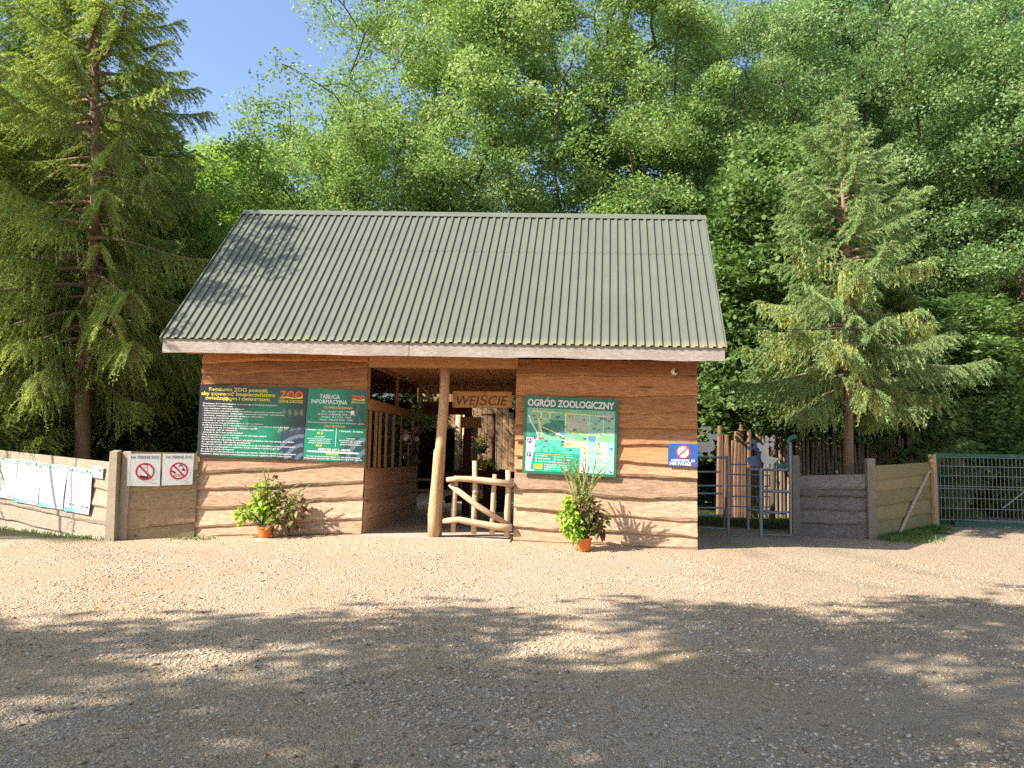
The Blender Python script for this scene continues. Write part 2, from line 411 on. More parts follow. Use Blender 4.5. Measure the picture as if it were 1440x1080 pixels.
# loose stones lying on the yard
def pebbles(n, seed):
    g = np.random.default_rng(seed)
    oc = np.array([(1,0,0),(-1,0,0),(0,1,0),(0,-1,0),(0,0,1),(0,0,-1)], float)
    fc = np.array([(0,2,4),(2,1,4),(1,3,4),(3,0,4),(2,0,5),(1,2,5),(3,1,5),(0,3,5)])
    d = 2.6+11.5*g.random(n)**1.35
    a = (g.random(n)-.5)*1.62
    x = -np.sin(PSI)*d + np.cos(PSI)*d*a*.95; y = CAM.y+np.cos(PSI)*d + np.sin(PSI)*d*a
    s = .006+.016*g.random(n)**2.2; big = g.random(n) > .99; s[big] *= 1.7
    clump = np.array([noise.noise(Vector((x[i]*.8, y[i]*.8, 9))) for i in range(n)])
    keep = (g.random(n) < np.clip(.45+clump*1.6, .06, 1)) & (y < -.55)
    x, y, s = x[keep], y[keep], s[keep]; n = len(x)
    sc3 = np.stack([s*(.8+.7*g.random(n)), s*(.6+.5*g.random(n)), s*(.3+.35*g.random(n))], 1)
    ang = g.random(n)*6.283; ca, sa = np.cos(ang), np.sin(ang)
    P = oc[None]*sc3[:, None]*(0.75+.5*g.random((n, 6, 1)))
    X = P[..., 0]*ca[:, None]-P[..., 1]*sa[:, None]; Y = P[..., 0]*sa[:, None]+P[..., 1]*ca[:, None]
    z = np.array([gz(a_, b_) for a_, b_ in zip(x, y)])
    V = np.stack([X+x[:, None], Y+y[:, None], P[..., 2]+z[:, None]+s[:, None]*.12], -1).reshape(-1, 3)
    Q = (fc[None]+np.arange(n)[:, None, None]*6).reshape(-1, 3)
    return np_mesh('pebbles', V, Q)
t = NT('loose_stones'); isl = island(t)
t.base(t.ramp(isl, [(0, (.16, .10, .06)), (.25, (.32, .23, .15)), (.5, (.50, .37, .25)), (.8, (.50, .41, .32)), (.95, (.58, .50, .40)), (1, (.66, .60, .51))])); t.set(Roughness=.9)
M['stones'] = t.m
tag(mesh_obj('pebbles', pebbles(80000, 3), M['stones']), 'loose pale limestone pebbles scattered over the sandy yard', 'gravel', kind='stuff')

# concrete threshold across the entrance passage
mb = MB(); 
tp = [(-3.66, -.42), (-1.02, -.30)]
mb.hexa([(-3.70,-.36,-.02),(-1.04,-.26,-.02),(-1.04,4.9,-.02),(-3.70,4.9,-.02),(-3.70,-.36,.125),(-1.04,-.26,.10),(-1.04,4.9,.10),(-3.70,4.9,.125)])
M['slab'] = plain('worn_threshold_concrete', (.40, .33, .26), .9, nvar=.2, scale=3, bump=.6)
tag(mb.build('path', M['slab']), kind='structure')

# ------------------------------------------------------------------ panels that carry writing and artwork
class Panel:
    def __init__(s, cs, plane, thick=.02):
        """cs: TL,TR,BR,BL pixels; plane: callable(px,py)->world"""
        s.c = [Vector(plane(*p)) for p in cs]
        s.n = ((s.c[3]-s.c[0]).cross(s.c[1]-s.c[0])).normalized()
        if s.n.y > 0: s.n = -s.n
        s.W = ((s.c[1]-s.c[0]).length+(s.c[2]-s.c[3]).length)/2; s.H = ((s.c[3]-s.c[0]).length+(s.c[2]-s.c[1]).length)/2
        s.t = thick; s.bend = None
    def P(s, u, v, w=0.0):
        p = (s.c[0]*(1-u)+s.c[1]*u)*(1-v) + (s.c[3]*(1-u)+s.c[2]*u)*v
        if s.bend: w = w+s.bend(u, v)
        return p + s.n*w
    def slab(s, mb, u0=0, u1=1, v0=0, v1=1, w0=None, w1=0.0, nu=1, nv=1):
        w0 = -s.t if w0 is None else w0
        for i in range(nu):
            for j in range(nv):
                a, b = u0+(u1-u0)*i/nu, u0+(u1-u0)*(i+1)/nu; c, d = v0+(v1-v0)*j/nv, v0+(v1-v0)*(j+1)/nv
                mb.hexa([s.P(a,d,w0), s.P(b,d,w0), s.P(b,d,w1), s.P(a,d,w1), s.P(a,c,w0), s.P(b,c,w0), s.P(b,c,w1), s.P(a,c,w1)])
    def sheet(s, mb, pts, w):
        vs = [s.P(u, v, w) for u, v in pts]; mb.add(vs, [tuple(range(len(vs)))])
    def ring(s, mb, u, v, r, wd, w, n=28):
        for k in range(n):
            a, b = 2*math.pi*k/n, 2*math.pi*(k+1)/n
            f = lambda t, q: (u+q*math.cos(t)/s.W, v+q*math.sin(t)/s.H)
            s.sheet(mb, [f(a, r), f(b, r), f(b, r-wd), f(a, r-wd)], w)
    def disc(s, mb, u, v, r, w, n=24, sx=1, sy=1):
        s.sheet(mb, [(u+sx*r*math.cos(2*math.pi*k/n)/s.W, v+sy*r*math.sin(2*math.pi*k/n)/s.H) for k in range(n)], w)
    def line(s, mb, a, b, wd, w):
        A = Vector((a[0]*s.W, a[1]*s.H)); B = Vector((b[0]*s.W, b[1]*s.H)); d = (B-A).normalized()*wd/2; q = Vector((-d.y, d.x))
        s.sheet(mb, [((p.x)/s.W, (p.y)/s.H) for p in (A+q, B+q, B-q, A-q)], w)
    def text(s, mb, body, u, v, hv, w, align='CENTER', bold=0.0, shear=0.0, width=None, res=2, rot=0.0):
        """hv: cap height in panel units; v: baseline; width: squeeze to this width in panel units"""
        cu = bpy.data.curves.new('t', 'FONT'); cu.body = body; cu.size = 1; cu.align_x = 'LEFT'
        cu.resolution_u = res; cu.offset = bold; cu.shear = shear
        ob = bpy.data.objects.new('t', cu); me = bpy.data.meshes.new_from_object(ob)
        n = len(me.vertices); co = np.empty(n*3, np.float32); me.vertices.foreach_get('co', co); co = co.reshape(-1, 3)
        fs = [tuple(p.vertices) for p in me.polygons]
        bpy.data.objects.remove(ob); bpy.data.curves.remove(cu); bpy.data.meshes.remove(me)
        if n == 0: return
        k = hv*s.H/.73; x0, x1 = co[:, 0].min(), co[:, 0].max()
        kx = k
        if width: kx = width*s.W/(x1-x0)
        off = {'LEFT': 0, 'CENTER': (x1-x0)/2, 'RIGHT': (x1-x0)}[align]
        X = (co[:, 0]-x0-off)*kx; Yv = co[:, 1]*k
        if rot: X, Yv = X*math.cos(rot)-Yv*math.sin(rot), X*math.sin(rot)+Yv*math.cos(rot)
        mb.add([s.P(u+a/s.W, v-b/s.H, w) for a, b in zip(X, Yv)], fs)
    def art(s, name, nu, nv, fn, w, parent, mat, u0=0, u1=1, v0=0, v1=1):
        vs = [s.P(u0+(u1-u0)*i/nu, v0+(v1-v0)*j/nv, w) for j in range(nv+1) for i in range(nu+1)]
        Q = np.array([(j*(nu+1)+i, (j+1)*(nu+1)+i, (j+1)*(nu+1)+i+1, j*(nu+1)+i+1) for j in range(nv) for i in range(nu)])
        me = np_mesh(name, np.array([tuple(v) for v in vs]), Q)
        a = me.color_attributes.new('Col', 'FLOAT_COLOR', 'CORNER')
        cs = np.ones((nu*nv, 4, 4), np.float32); k = 0
        for j in range(nv):
            for i in range(nu):
                c = fn((i+.5)/nu, (j+.5)/nv); cs[k, :, :3] = c; k += 1
        a.data.foreach_set('color', cs.ravel())
        return mesh_obj(name, me, mat, parent)

def facade(off=0.0): return lambda px, py: aty(px, py, off)
def vplane(A, B):
    A = Vector(A); B = Vector(B); d = (B-A); n = Vector((d.y, -d.x))
    def f(px, py):
        r = ray(px, py); t = n.dot(Vector((A.x-CAM.x, A.y-CAM.y)))/n.dot(Vector((r.x, r.y))); return CAM+r*t
    return f
N1 = lambda u, v, s=1, z=0: noise.noise(Vector((u*s, v*s, z)))

# ------------------------------------------------------------------ boards with wavy live edges
def clap(mb, A, B, zl, zr, n, out=.032, wav=.012, th=.026, seed=0, step=.07, over=.025):
    A = Vector((A[0], A[1], 0)); B = Vector((B[0], B[1], 0)); n = Vector(n); L = (B-A).length
    k = max(2, int(L/step))
    for i in range(len(zl)-1):
        vs = []
        for j in range(k+1):
            t = j/k; p = A+(B-A)*t
            zb = zl[i]*(1-t)+zr[i]*t; zt = zl[i+1]*(1-t)+zr[i+1]*t
            wv = lambda q: wav*(noise.noise(Vector((t*L*.9, q*3.7+seed, .5)))*1.9+.75*noise.noise(Vector((t*L*3.1, q*3.7+seed, 2.5)))+.45*noise.noise(Vector((t*L*9, q*3.7+seed, 4.5))))
            zb += wv(i); zt += over
            o = out*(1+.25*noise.noise(Vector((t*L*.8, i*2.1+seed, 7))))
            wn = .020+.045*max(0, .35+noise.noise(Vector((t*L*1.1, i*5.3+seed, 11))))
            vs += [p+n*(o-.016)+Vector((0,0,zb)), p+n*o+Vector((0,0,zb+wn)), p+n*.008+Vector((0,0,zt)), p+n*(.008-th)+Vector((0,0,zt)), p+n*(o-th)+Vector((0,0,zb+.004))]
        fs = []
        for j in range(k):
            for q in range(1, 5):
                q2 = (q+1) % 5; fs.append((j*5+q, j*5+q2, (j+1)*5+q2, (j+1)*5+q))
        fs += [(4,3,2,1,0), (k*5, k*5+1, k*5+2, k*5+3, k*5+4)]
        n0 = len(mb.v); mb.add(vs, fs)
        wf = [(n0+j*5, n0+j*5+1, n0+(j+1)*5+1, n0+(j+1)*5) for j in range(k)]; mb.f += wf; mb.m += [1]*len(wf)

# ------------------------------------------------------------------ the entrance building
EY = -.87
XL, XI, XR, XE, YB = -6.84, -3.72, -1.0, 2.19, 4.75
house = thing('ticket_house', (-2.3, 0, 0), 'timber entrance building of wavy larch boards under a green-grey ribbed metal roof', 'entrance building')
zz = lambda px, ys, Y=0.0: [aty(px, y, Y).z for y in ys]
mb = MB()
clap(mb, (XL, 0), (XI, 0), zz(280, (757, 742, 716, 690, 666, 642, 617, 592, 567, 543, 528, 510, 496)), zz(512, (751, 728, 702, 677, 651, 627, 603, 580, 558, 536, 516, 508, 498))[:11]+[3.24, 3.36], (0,-1,0), seed=1, wav=.024, out=.062)
mb.build('left_plank_wall', (M['wall'], M['wane_shade']), house)
mb = MB()
clap(mb, (XR, 0), (XE, 0), zz(723, (762, 740, 715, 687, 660, 642, 622, 598, 579, 557, 528, 513)), zz(979, (771, 756, 731, 704, 675, 655, 627, 603, 580, 556, 531, 509)), (0,-1,0), seed=5, wav=.026, out=.066)
mb.build('right_plank_wall', (M['wall'], M['wane_shade']), house)
# inner wall left of the passage: lower boards
mb = MB()
clap(mb, (XI, .02), (XI, 4.72), [.10, .36, .64, .92, 1.27], [.06, .33, .62, .88, 1.18], (1,0,0), seed=9, wav=.012, out=.03)
mb.build('passage_boards', (M['wall_y'], M['wane_shade']), house)
# walls hidden from the front: left side, back pieces, right side, passage right side, inner backing of the front walls
mb = MB()
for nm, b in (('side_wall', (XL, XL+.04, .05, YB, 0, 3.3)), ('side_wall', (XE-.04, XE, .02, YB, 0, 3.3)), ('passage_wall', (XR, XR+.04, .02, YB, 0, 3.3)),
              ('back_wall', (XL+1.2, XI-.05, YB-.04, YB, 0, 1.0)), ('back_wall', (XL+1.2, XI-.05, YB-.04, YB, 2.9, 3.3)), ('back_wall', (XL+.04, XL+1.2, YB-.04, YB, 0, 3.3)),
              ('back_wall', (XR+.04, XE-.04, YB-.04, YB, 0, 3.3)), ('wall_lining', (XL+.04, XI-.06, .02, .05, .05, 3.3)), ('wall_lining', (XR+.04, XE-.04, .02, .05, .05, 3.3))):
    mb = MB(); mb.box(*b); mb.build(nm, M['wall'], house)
# gables
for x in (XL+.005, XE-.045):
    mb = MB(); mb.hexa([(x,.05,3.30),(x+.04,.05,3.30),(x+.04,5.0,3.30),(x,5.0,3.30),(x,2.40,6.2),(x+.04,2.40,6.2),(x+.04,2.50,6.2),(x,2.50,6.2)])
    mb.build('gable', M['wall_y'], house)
# soffit and porch ceiling
mb = MB()
for i in range(6):
    y0 = EY+.075+i*.14; mb.box(-7.15, 2.42, y0, y0+.134, 3.345, 3.365)
nb = 12
for i in range(nb):
    x0 = XI+.02+(XR-XI-.04)*i/nb; mb.box(x0, x0+(XR-XI-.04)/nb-.006, .14, 5.1, 3.245+.002*(i%2), 3.265)
mb.build('soffit', M['soffit'], house)
mb = MB()
mb.box(XI-.02, XR+.02, -.03, .12, 3.13, 3.342); 
mb.build('lintel', M['trim_x'], house)
mb = MB(); mb.box(XI+.01, XR-.01, YB-.1, YB+.04, 3.02, 3.24)
mb.build('lintel', M['trim_x'], house)
# corner board beside the passage and window framing above the lattice
mb = MB()
mb.box(XI-.06, XI+.005, .02, .10, .1, 3.24)
mb.build('corner_post', M['trim'], house)
for bb in ((XI-.05, XI+.02, 2.38, 2.47, 2.45, 3.24), (XI-.05, XI+.02, 4.66, 4.75, .1, 3.24), (XI-.045, XI+.01, .10, .16, 2.5, 3.24)):
    mb = MB(); mb.box(*bb); mb.build('window_post', M['trim'], house)
mb = MB(); mb.hexa([(XI-.05,.10,2.36),(XI+.025,.10,2.36),(XI+.025,4.66,2.40),(XI-.05,4.66,2.40),(XI-.05,.10,2.56),(XI+.025,.10,2.56),(XI+.025,4.66,2.55),(XI-.05,4.66,2.55)])
mb.build('window_rail', M['trim_y'], house); mb = MB(); mb.box(XI-.05, XI+.02, .10, 4.66, 1.19, 1.27); mb.build('window_sill', M['trim_y'], house); mb = MB(); mb.hexa([(XI-.04,.16,3.16),(XI+.01,.16,3.16),(XI+.01,4.66,3.18),(XI-.04,4.66,3.18),(XI-.04,.16,3.235),(XI+.01,.16,3.235),(XI+.01,4.66,3.235),(XI-.04,4.66,3.235)])
mb.build('window_rail', M['trim_y'], house)
for y in (.28, .72, 1.05, 1.55, 2.2, 2.95, 3.7):
    mb = MB(); mb.box(XI-.03, XI+.012, y, y+.07, 1.265, 2.37)
    mb.build('lattice_bar', M['trim'], house)
for y0, y1 in ((.17, 2.37), (2.48, 4.65)):
    mb = MB(); mb.box(XI-.02, XI-.014, y0, y1, 2.552, 3.17); mb.build('window_pane', M['glass'], house)

# roof
EL, ER = aty(227, 475.5, EY), aty(1020.5, 489.5, EY)
RL, RR_ = aty(345, 297.5, 2.45), aty(990, 305.5, 2.45)
BL_, BR_ = Vector((RL.x+.05, 5.7, EL.z)), Vector((RR_.x+.1, 5.7, ER.z))
def roof_sheet(mb, E0, E1, R0, R1, v0, v1, lift, periods=66, sgn=1, rows=6):
    nrm = ((E1-E0).cross(R0-E0)).normalized()*sgn
    prof = [(0, 0), (.56, 0), (.62, 1), (.95, 1)]          # valley, web, crest
    us = [(i+p)/periods for i in range(periods) for p, h in prof]+[1.0]
    hs = [h for i in range(periods) for p, h in prof]+[0]
    k = len(us); vs = []
    for j in range(rows+1):
        v = v0+(v1-v0)*j/rows
        for u, h in zip(us, hs):
            p = (E0*(1-u)+E1*u)*(1-v)+(R0*(1-u)+R1*u)*v
            wob = .004*noise.noise(Vector((u*9, v*2.2, 3)))
            vs.append(p+nrm*(h*.030+lift+wob))
    fs = [(j*k+i, j*k+i+1, (j+1)*k+i+1, (j+1)*k+i) for j in range(rows) for i in range(k-1)]
    mb.add(vs, fs)
mb = MB(); roof_sheet(mb, EL, ER, RL, RR_, 0, .665, 0); roof_sheet(mb, EL, ER, RL, RR_, .655, .995, .0045)
ro = mb.build('roof', M['roof'], house)
mb = MB(); roof_sheet(mb, BL_, BR_, RL, RR_, 0, .995, 0, sgn=-1, rows=2); mb.build('rear_roof', M['roof'], house)
mb = MB()      # ridge cap
d1 = (EL-RL).normalized(); d2 = (BL_-RL).normalized(); up = Vector((0, 0, .045))
for a, b, q in ((RL, RR_, 0),):
    a = a-Vector((.03, 0, 0)); b = b+Vector((.03, 0, 0))
    A = [a+up+d1*.20-Vector((0, .02, 0)), a+up, a+up+d2*.2, a+up+d2*.2-Vector((0, 0, .004)), a+up-Vector((0, 0, .005)), a+up+d1*.2-Vector((0, .02, .004))]
    B = [p+(b-a) for p in A]
    mb.add(A+B, [(i, (i+1) % 6, (i+1) % 6+6, i+6) for i in range(6)]+[(5,4,3,2,1,0), (6,7,8,9,10,11)])
mb.build('ridge_cap', M['roof'], house)
mb = MB()      # rake trims on both gable ends
for a, b, s_ in ((EL, RL, -1), (ER, RR_, 1), (BL_, RL, -1), (BR_, RR_, 1)):
    off = Vector((s_*.012, 0, -.03)); mb = MB(); mb.beam(a+off, b+off, .02, .11); mb.build('rake_trim', M['roof'], house)
# rafters' tails / battens under the sheet, seen as the dark gap above the fascia
mb = MB()
mb.beam(EL+Vector((.05, .10, -.045)), ER+Vector((-.05, .10, -.045)), .06, .06)
mb.build('roof_batten', M['soffit'], house)
def fascia_piece(px0, px1, seed):
    mb = MB(); n = 60; vs = []
    for j in range(n+1):
        px = px0+(px1-px0)*j/n; t = (px-228)/(1019-228)
        zt = aty(px, 476+t*13, EY+.04).z-.005; zb = aty(px, 495+t*13, EY+.04).z + .016*noise.noise(Vector((px*.011, seed, 0)))*1.3+.009*noise.noise(Vector((px*.04, seed, 3)))
        x = aty(px, 490, EY+.04).x
        vs += [(x, EY+.025, zb), (x, EY+.025, zt), (x, EY+.053, zt), (x, EY+.053, zb)]
    fs = [(j*4+q, j*4+(q+1) % 4, (j+1)*4+(q+1) % 4, (j+1)*4+q) for j in range(n) for q in range(4)]+[(3,2,1,0), (n*4, n*4+1, n*4+2, n*4+3)]
    mb.add(vs, fs); mb.build('fascia_board', M['fascia'], house)
fascia_piece(229, 575, 2.0); fascia_piece(575.8, 1019, 8.0)
# front porch post (bent log with a shorter pale log spliced in front) and rear dark post
mb = MB(); mb.tube([(-2.385,.06,.05), (-2.39,.06,.7), (-2.37,.06,1.3), (-2.345,.06,1.9), (-2.315,.06,2.5), (-2.305,.06,3.14)], [.105,.10,.098,.095,.09,.088], 12, wob=.12)
mb.build('porch_post', M['post'], house, smooth=True)
mb = MB(); mb.tube([(-2.40,-.09,.0), (-2.41,-.09,.5), (-2.385,-.085,1.1), (-2.365,-.08,1.62), (-2.362,-.075,1.70)], [.105,.10,.09,.085,.05], 12, wob=.14)
mb.build('splice_log', M['post'], house, smooth=True)
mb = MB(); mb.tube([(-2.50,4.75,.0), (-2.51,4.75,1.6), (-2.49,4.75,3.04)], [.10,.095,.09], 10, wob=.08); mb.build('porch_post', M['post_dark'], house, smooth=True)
mb = MB(); mb.box(-2.66, -2.16, 4.58, 4.61, 2.2, 2.46); mb.build('cross_board', M['trim_x'], house)

# rustic railings between post and wall
def railing(name, y, parts, mat, label, loc):
    r_ = thing(name, loc, label, 'railing'); 
    for nm, pts, w in parts:
        mb = MB(); mb.tube([tuple(aty(px, py, y+(yo))) for px, py, yo in pts], w, 9, wob=.13); mb.build(nm, mat, r_, smooth=True)
    return r_
railing('log_railing', -.02, [
    ('rail', [(628, 675, -.06), (645, 673, -.06), (664, 674, -.06), (690, 677, -.06), (721, 681, -.06)], [.045, .05, .055, .058, .055]),
    ('rail', [(623, 733, -.06), (645, 731, -.06), (672, 736, -.06), (700, 741, -.06), (720, 742, -.06)], [.05, .055, .062, .065, .062]),
    ('upright', [(637, 748, .04), (638, 720, .04), (640, 690, .04), (641, 669, .04)], [.045, .048, .045, .042]),
    ('upright', [(666, 751, .04), (667, 715, .04), (668, 690, .04), (667.5, 648, .04)], [.05, .047, .047, .044]),
    ('upright', [(692, 752, .04), (693, 720, .04), (694, 690, .04), (696, 667, .04)], [.048, .045, .042, .038]),
    ('upright', [(713, 755, .04), (713.5, 720, .04), (715, 690, .04), (714.5, 661, .04)], [.058, .055, .05, .048]),
    ('brace', [(632, 681, -.0), (672, 712, -.0), (713, 737, -.0)], [.05, .055, .05])], M['rail'],
    'pale peeled log railing with a diagonal brace beside the porch post', (-1.7, 0, 0))
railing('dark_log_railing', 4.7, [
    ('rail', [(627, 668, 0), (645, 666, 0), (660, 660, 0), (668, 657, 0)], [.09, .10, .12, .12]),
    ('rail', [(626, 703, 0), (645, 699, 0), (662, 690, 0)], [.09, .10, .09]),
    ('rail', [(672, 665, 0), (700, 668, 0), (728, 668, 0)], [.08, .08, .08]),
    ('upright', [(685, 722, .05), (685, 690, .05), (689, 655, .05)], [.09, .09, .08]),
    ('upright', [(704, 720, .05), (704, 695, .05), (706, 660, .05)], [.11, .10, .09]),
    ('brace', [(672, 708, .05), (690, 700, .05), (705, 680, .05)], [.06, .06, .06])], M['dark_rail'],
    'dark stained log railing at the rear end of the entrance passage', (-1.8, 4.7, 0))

# the two hanging WEJŚCIE boards
def hung(pxs, Y, label, mat, ink, name='hanging_sign', rot=.0, body='WEJŚCIE', top=3.2):
    pn = Panel(pxs, facade(Y), .03)
    s_ = thing(name, pn.P(.5, 1), label, 'hanging sign')
    mb = MB(); pn.slab(mb, nu=1); mb.build('board', mat, s_)
    mb = MB(); pn.text(mb, body, .5, .84, .60, .002, bold=-.002, shear=.25, width=.86, res=4); mb.build('lettering', ink, s_)
    for u in (.16, .88): p = pn.P(u, .05, -.015); mb = MB(); mb.tube([p, (p.x, p.y, top)], .004, 5); mb.build('wire', M['black'], s_)
    return s_
M['sign_wood'] = wood('routed_sign_board', (.42, .17, .05), (.52, .24, .08), 'x', vary=.05)
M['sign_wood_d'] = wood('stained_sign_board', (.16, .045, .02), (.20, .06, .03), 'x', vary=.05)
hung([(636.5, 550), (720, 551), (720, 573.5), (636.5, 573)], .14, 'orange wooden WEJŚCIE board hanging from the porch ceiling beside the log post', M['sign_wood'], M['burnt'], top=3.13)
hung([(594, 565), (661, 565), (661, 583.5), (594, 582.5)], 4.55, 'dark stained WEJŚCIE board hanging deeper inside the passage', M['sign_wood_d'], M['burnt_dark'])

# CCTV dome
ct = thing('security_camera', aty(948, 523, -.04), 'small white dome security camera under the right end of the eave', 'security camera')
p = aty(948, 523, -.04)
mb = MB()
for k, (r_, y_) in enumerate(((.055, -.0),)): pass
def facing(mb, c, prof, n=18):       # lathe about -y
    vs = []; 
    for (r_, d_) in prof:
        for k in range(n): a = 2*math.pi*k/n; vs.append((c[0]+r_*math.cos(a), c[1]-d_, c[2]+r_*math.sin(a)))
    fs = [(i*n+k, i*n+(k+1) % n, (i+1)*n+(k+1) % n, (i+1)*n+k) for i in range(len(prof)-1) for k in range(n)]
    fs.append(tuple((len(prof)-1)*n+k for k in range(n))); mb.add(vs, fs)
facing(mb, p, [(.06, 0), (.062, .03), (.055, .055), (.035, .075), (.01, .082)]); mb.build('housing', M['cctv'], ct, smooth=True)
mb = MB(); facing(mb, (p.x+.022, p.y-.045, p.z+.004), [(.033, 0), (.033, .03), (.022, .044), (.005, .048)]); mb.build('lens', M['lens'], ct, smooth=True)
# ------------------------------------------------------------------ boards and signs with printing
G = lambda h: lin(h)
def mixc(a, b, t): t = max(0, min(1, t)); return tuple(x*(1-t)+y*t for x, y in zip(a, b))
def leafshape(u, v, cx, cy, ang, L, W):
    du, dv = u-cx, v-cy; a = du*math.cos(ang)+dv*math.sin(ang); b = -du*math.sin(ang)+dv*math.cos(ang)
    if a < 0 or a > L: return 0
    return 1 if abs(b) < W*math.sin(math.pi*a/L) else 0
def zoo_logo(pn, par, u0, u1, v0, v1, w, small=False, legend=True):
    mb = MB(); h = (v1-v0)*(.62 if legend else .8); pn.text(mb, 'ZOO', (u0+u1)/2, v0+h, h, w, bold=.03, width=(u1-u0)*.96, res=3); mb.build('logo_letters', M['orange_l'], par)
    mb = MB(); 
    for k, (du, r_) in enumerate(((.47, .25), (.80, .26))):
        pn.disc(mb, u0+(u1-u0)*du, v0+h*.52, h*pn.H*r_*.75, w+.0015, sx=1, sy=1)
    mb.build('logo_disc', M['red_l'], par)
    mb = MB(); pn.sheet(mb, [(u0+(u1-u0)*a, v0+h*b) for a, b in ((.02, .96), (.28, .78), (.62, .95), (.98, .72), (.98, .98), (.6, 1.08), (.28, .93), (.02, 1.04))], w+.0022)
    if legend: pn.text(mb, 'LEŚNE ZACISZE', (u0+u1)/2, v1, (v1-v0)*.24, w, bold=.015, width=(u1-u0))
    mb.build('logo_legend', M['yellow_l'], par)
def banner_bg(u, v, side):
    navy, green, deep = G('#1b1c2b'), G('#0b7a5c'), G('#0a4a3e')
    if side == 0:
        g = math.exp(-((u-.58+.25*(v-.5))/.24)**2)*math.exp(-((v-.62)/.48)**2)
        c = mixc(navy, green, g*1.15)
        for k in range(9):
            cx = .80+.055*(k % 4)-.01*(k//4); cy = .44+(.10 if k > 3 else -.03)
            if k < 8 and leafshape(u, v*.6, cx, cy*.6, (1.9 if k > 3 else -1.9)+.2, .07, .018): c = mixc(c, G('#6f7f68'), .75)
        if u > .78 and v > .55:
            r_ = math.hypot((u-1.02)*1.2, (v-1.02)*.9)
            if r_ < .42 and math.sin(r_*55+3*u) > .35: c = mixc(c, G('#6d7d90'), .6)
            elif r_ < .45: c = mixc(c, G('#2a3145'), .8)
        for k in range(7):
            if leafshape(u, v*.6, .66+.012*k, .58, -2.6+.35*k, .11, .008): c = mixc(c, G('#2ea27f'), .5)
    else:
        c = mixc(G('#0e8163'), deep, .9*smooth((u-.35)/.6)+.25*N1(u, v, 3))
        if u > .7 and v < .45:
            for k in range(6):
                if leafshape(u, v, .80+.03*(k % 3), .14+.10*(k//2), 1.2 if k % 2 else 2.1, .14, .022): c = mixc(c, G('#49695a'), .7)
        if u > .55 and v > .66:
            r_ = math.hypot(u-1.05, (v-1.05)*.9)
            if r_ < .46 and math.sin(r_*42) > .3: c = mixc(c, G('#63748a'), .55)
            elif r_ < .48: c = mixc(c, G('#22303c'), .7)
    return c
pn = Panel([(281.5, 541), (433, 545.5), (425, 646.5), (277, 641)], facade(-.088), .012)
s_ = thing('rules_banner', pn.P(.5, 1), 'wide dark navy and green rules board headed in yellow, left half of the front wall', 'information board')
mb = MB(); pn.slab(mb, w1=-.001); mb.build('backing', M['black'], s_)
pn.art('print', 120, 80, lambda u, v: banner_bg(u, v, 0), .0, s_, M['print'])
mb = MB()
for k, (tx, u, w_) in enumerate((('Regulamin ZOO powstał,', .36, .55), ('aby zapewnić bezpieczeństwo', .36, .69), ('zwiedzającym i zwierzętom.', .36, .61))):
    pn.text(mb, tx, u, .075+.062*k+.004, .052, .002, bold=.018, width=w_, res=3)
mb.build('heading', M['yellow_l'], s_)
LN = [('Zwiedzający ZOO zobowiązani są do przestrzegania niniejszego Regulaminu', .74), ('Na terenie ZOO obowiązuje zakaz:', .30), ('- wprowadzania i wnoszenia zwierząt', .42), ('- hałasowania i niszczenia zieleni, budynków, wybiegów i pomieszczeń', .80),
 ('- przekraczania barier, drażnienia i karmienia zwierząt, wchodzenia', .82), ('- płoszenia, chwytania zwierząt na terenie zwierzyńca', .62), ('- wchodzenia na barierki ogrodzenia', .40), ('- śmiecenia w ogrodzie zoologicznym', .38), ('- palenia tytoniu oraz spożywania alkoholu i innych substancji', .62), ('Za szkody na terenie ZOO odpowiada sprawca, opiekun, pod wpływem innych środków', .88),
 ('- jeżdżenia na rowerach i hulajnogach', .56), ('- kąpania się w stawach', .36), ('- zwierząt do lat 12 bez opieki dorosłych', .42), ('Osoby przebywające na terenie zobowiązane są do zachowania ogólnych', .66), ('dzieci poniżej lat 13 tylko pod opieką', .38), ('Opiekun wycieczki odpowiada za dzieci i młodzież, przebywa cały czas z grupą, w ostatnim', .94),
 ('do opuszczenia ogrodu w godzinach', .50), ('Opiekunowie i rodzice ponoszą odpowiedzialność za szkody wyrządzone przez podopiecznych', .96), ('Osoby nie przestrzegające regulaminu będą usuwane z terenu ogrodu', .80), ('do odpowiedzialności karnej.', .34), ('Dyrekcja ZOO Leśne Zacisze nie odpowiada za wypadki i szkody powstałe z nieprzestrzegania', .97), ('regulaminu. Zakup biletu jest równoznaczny z akceptacją regulaminu ZOO Leśne Zacisze.', .93)]
mb = MB()
for k, (tx, w_) in enumerate(LN):
    pn.text(mb, tx, .035, .268+k*.0335, .0195, .002, align='LEFT', bold=.012, width=w_*.93, res=1)
mb.build('small_print', M['white_l'], s_)
zoo_logo(pn, s_, .74, .965, .05, .215, .003)

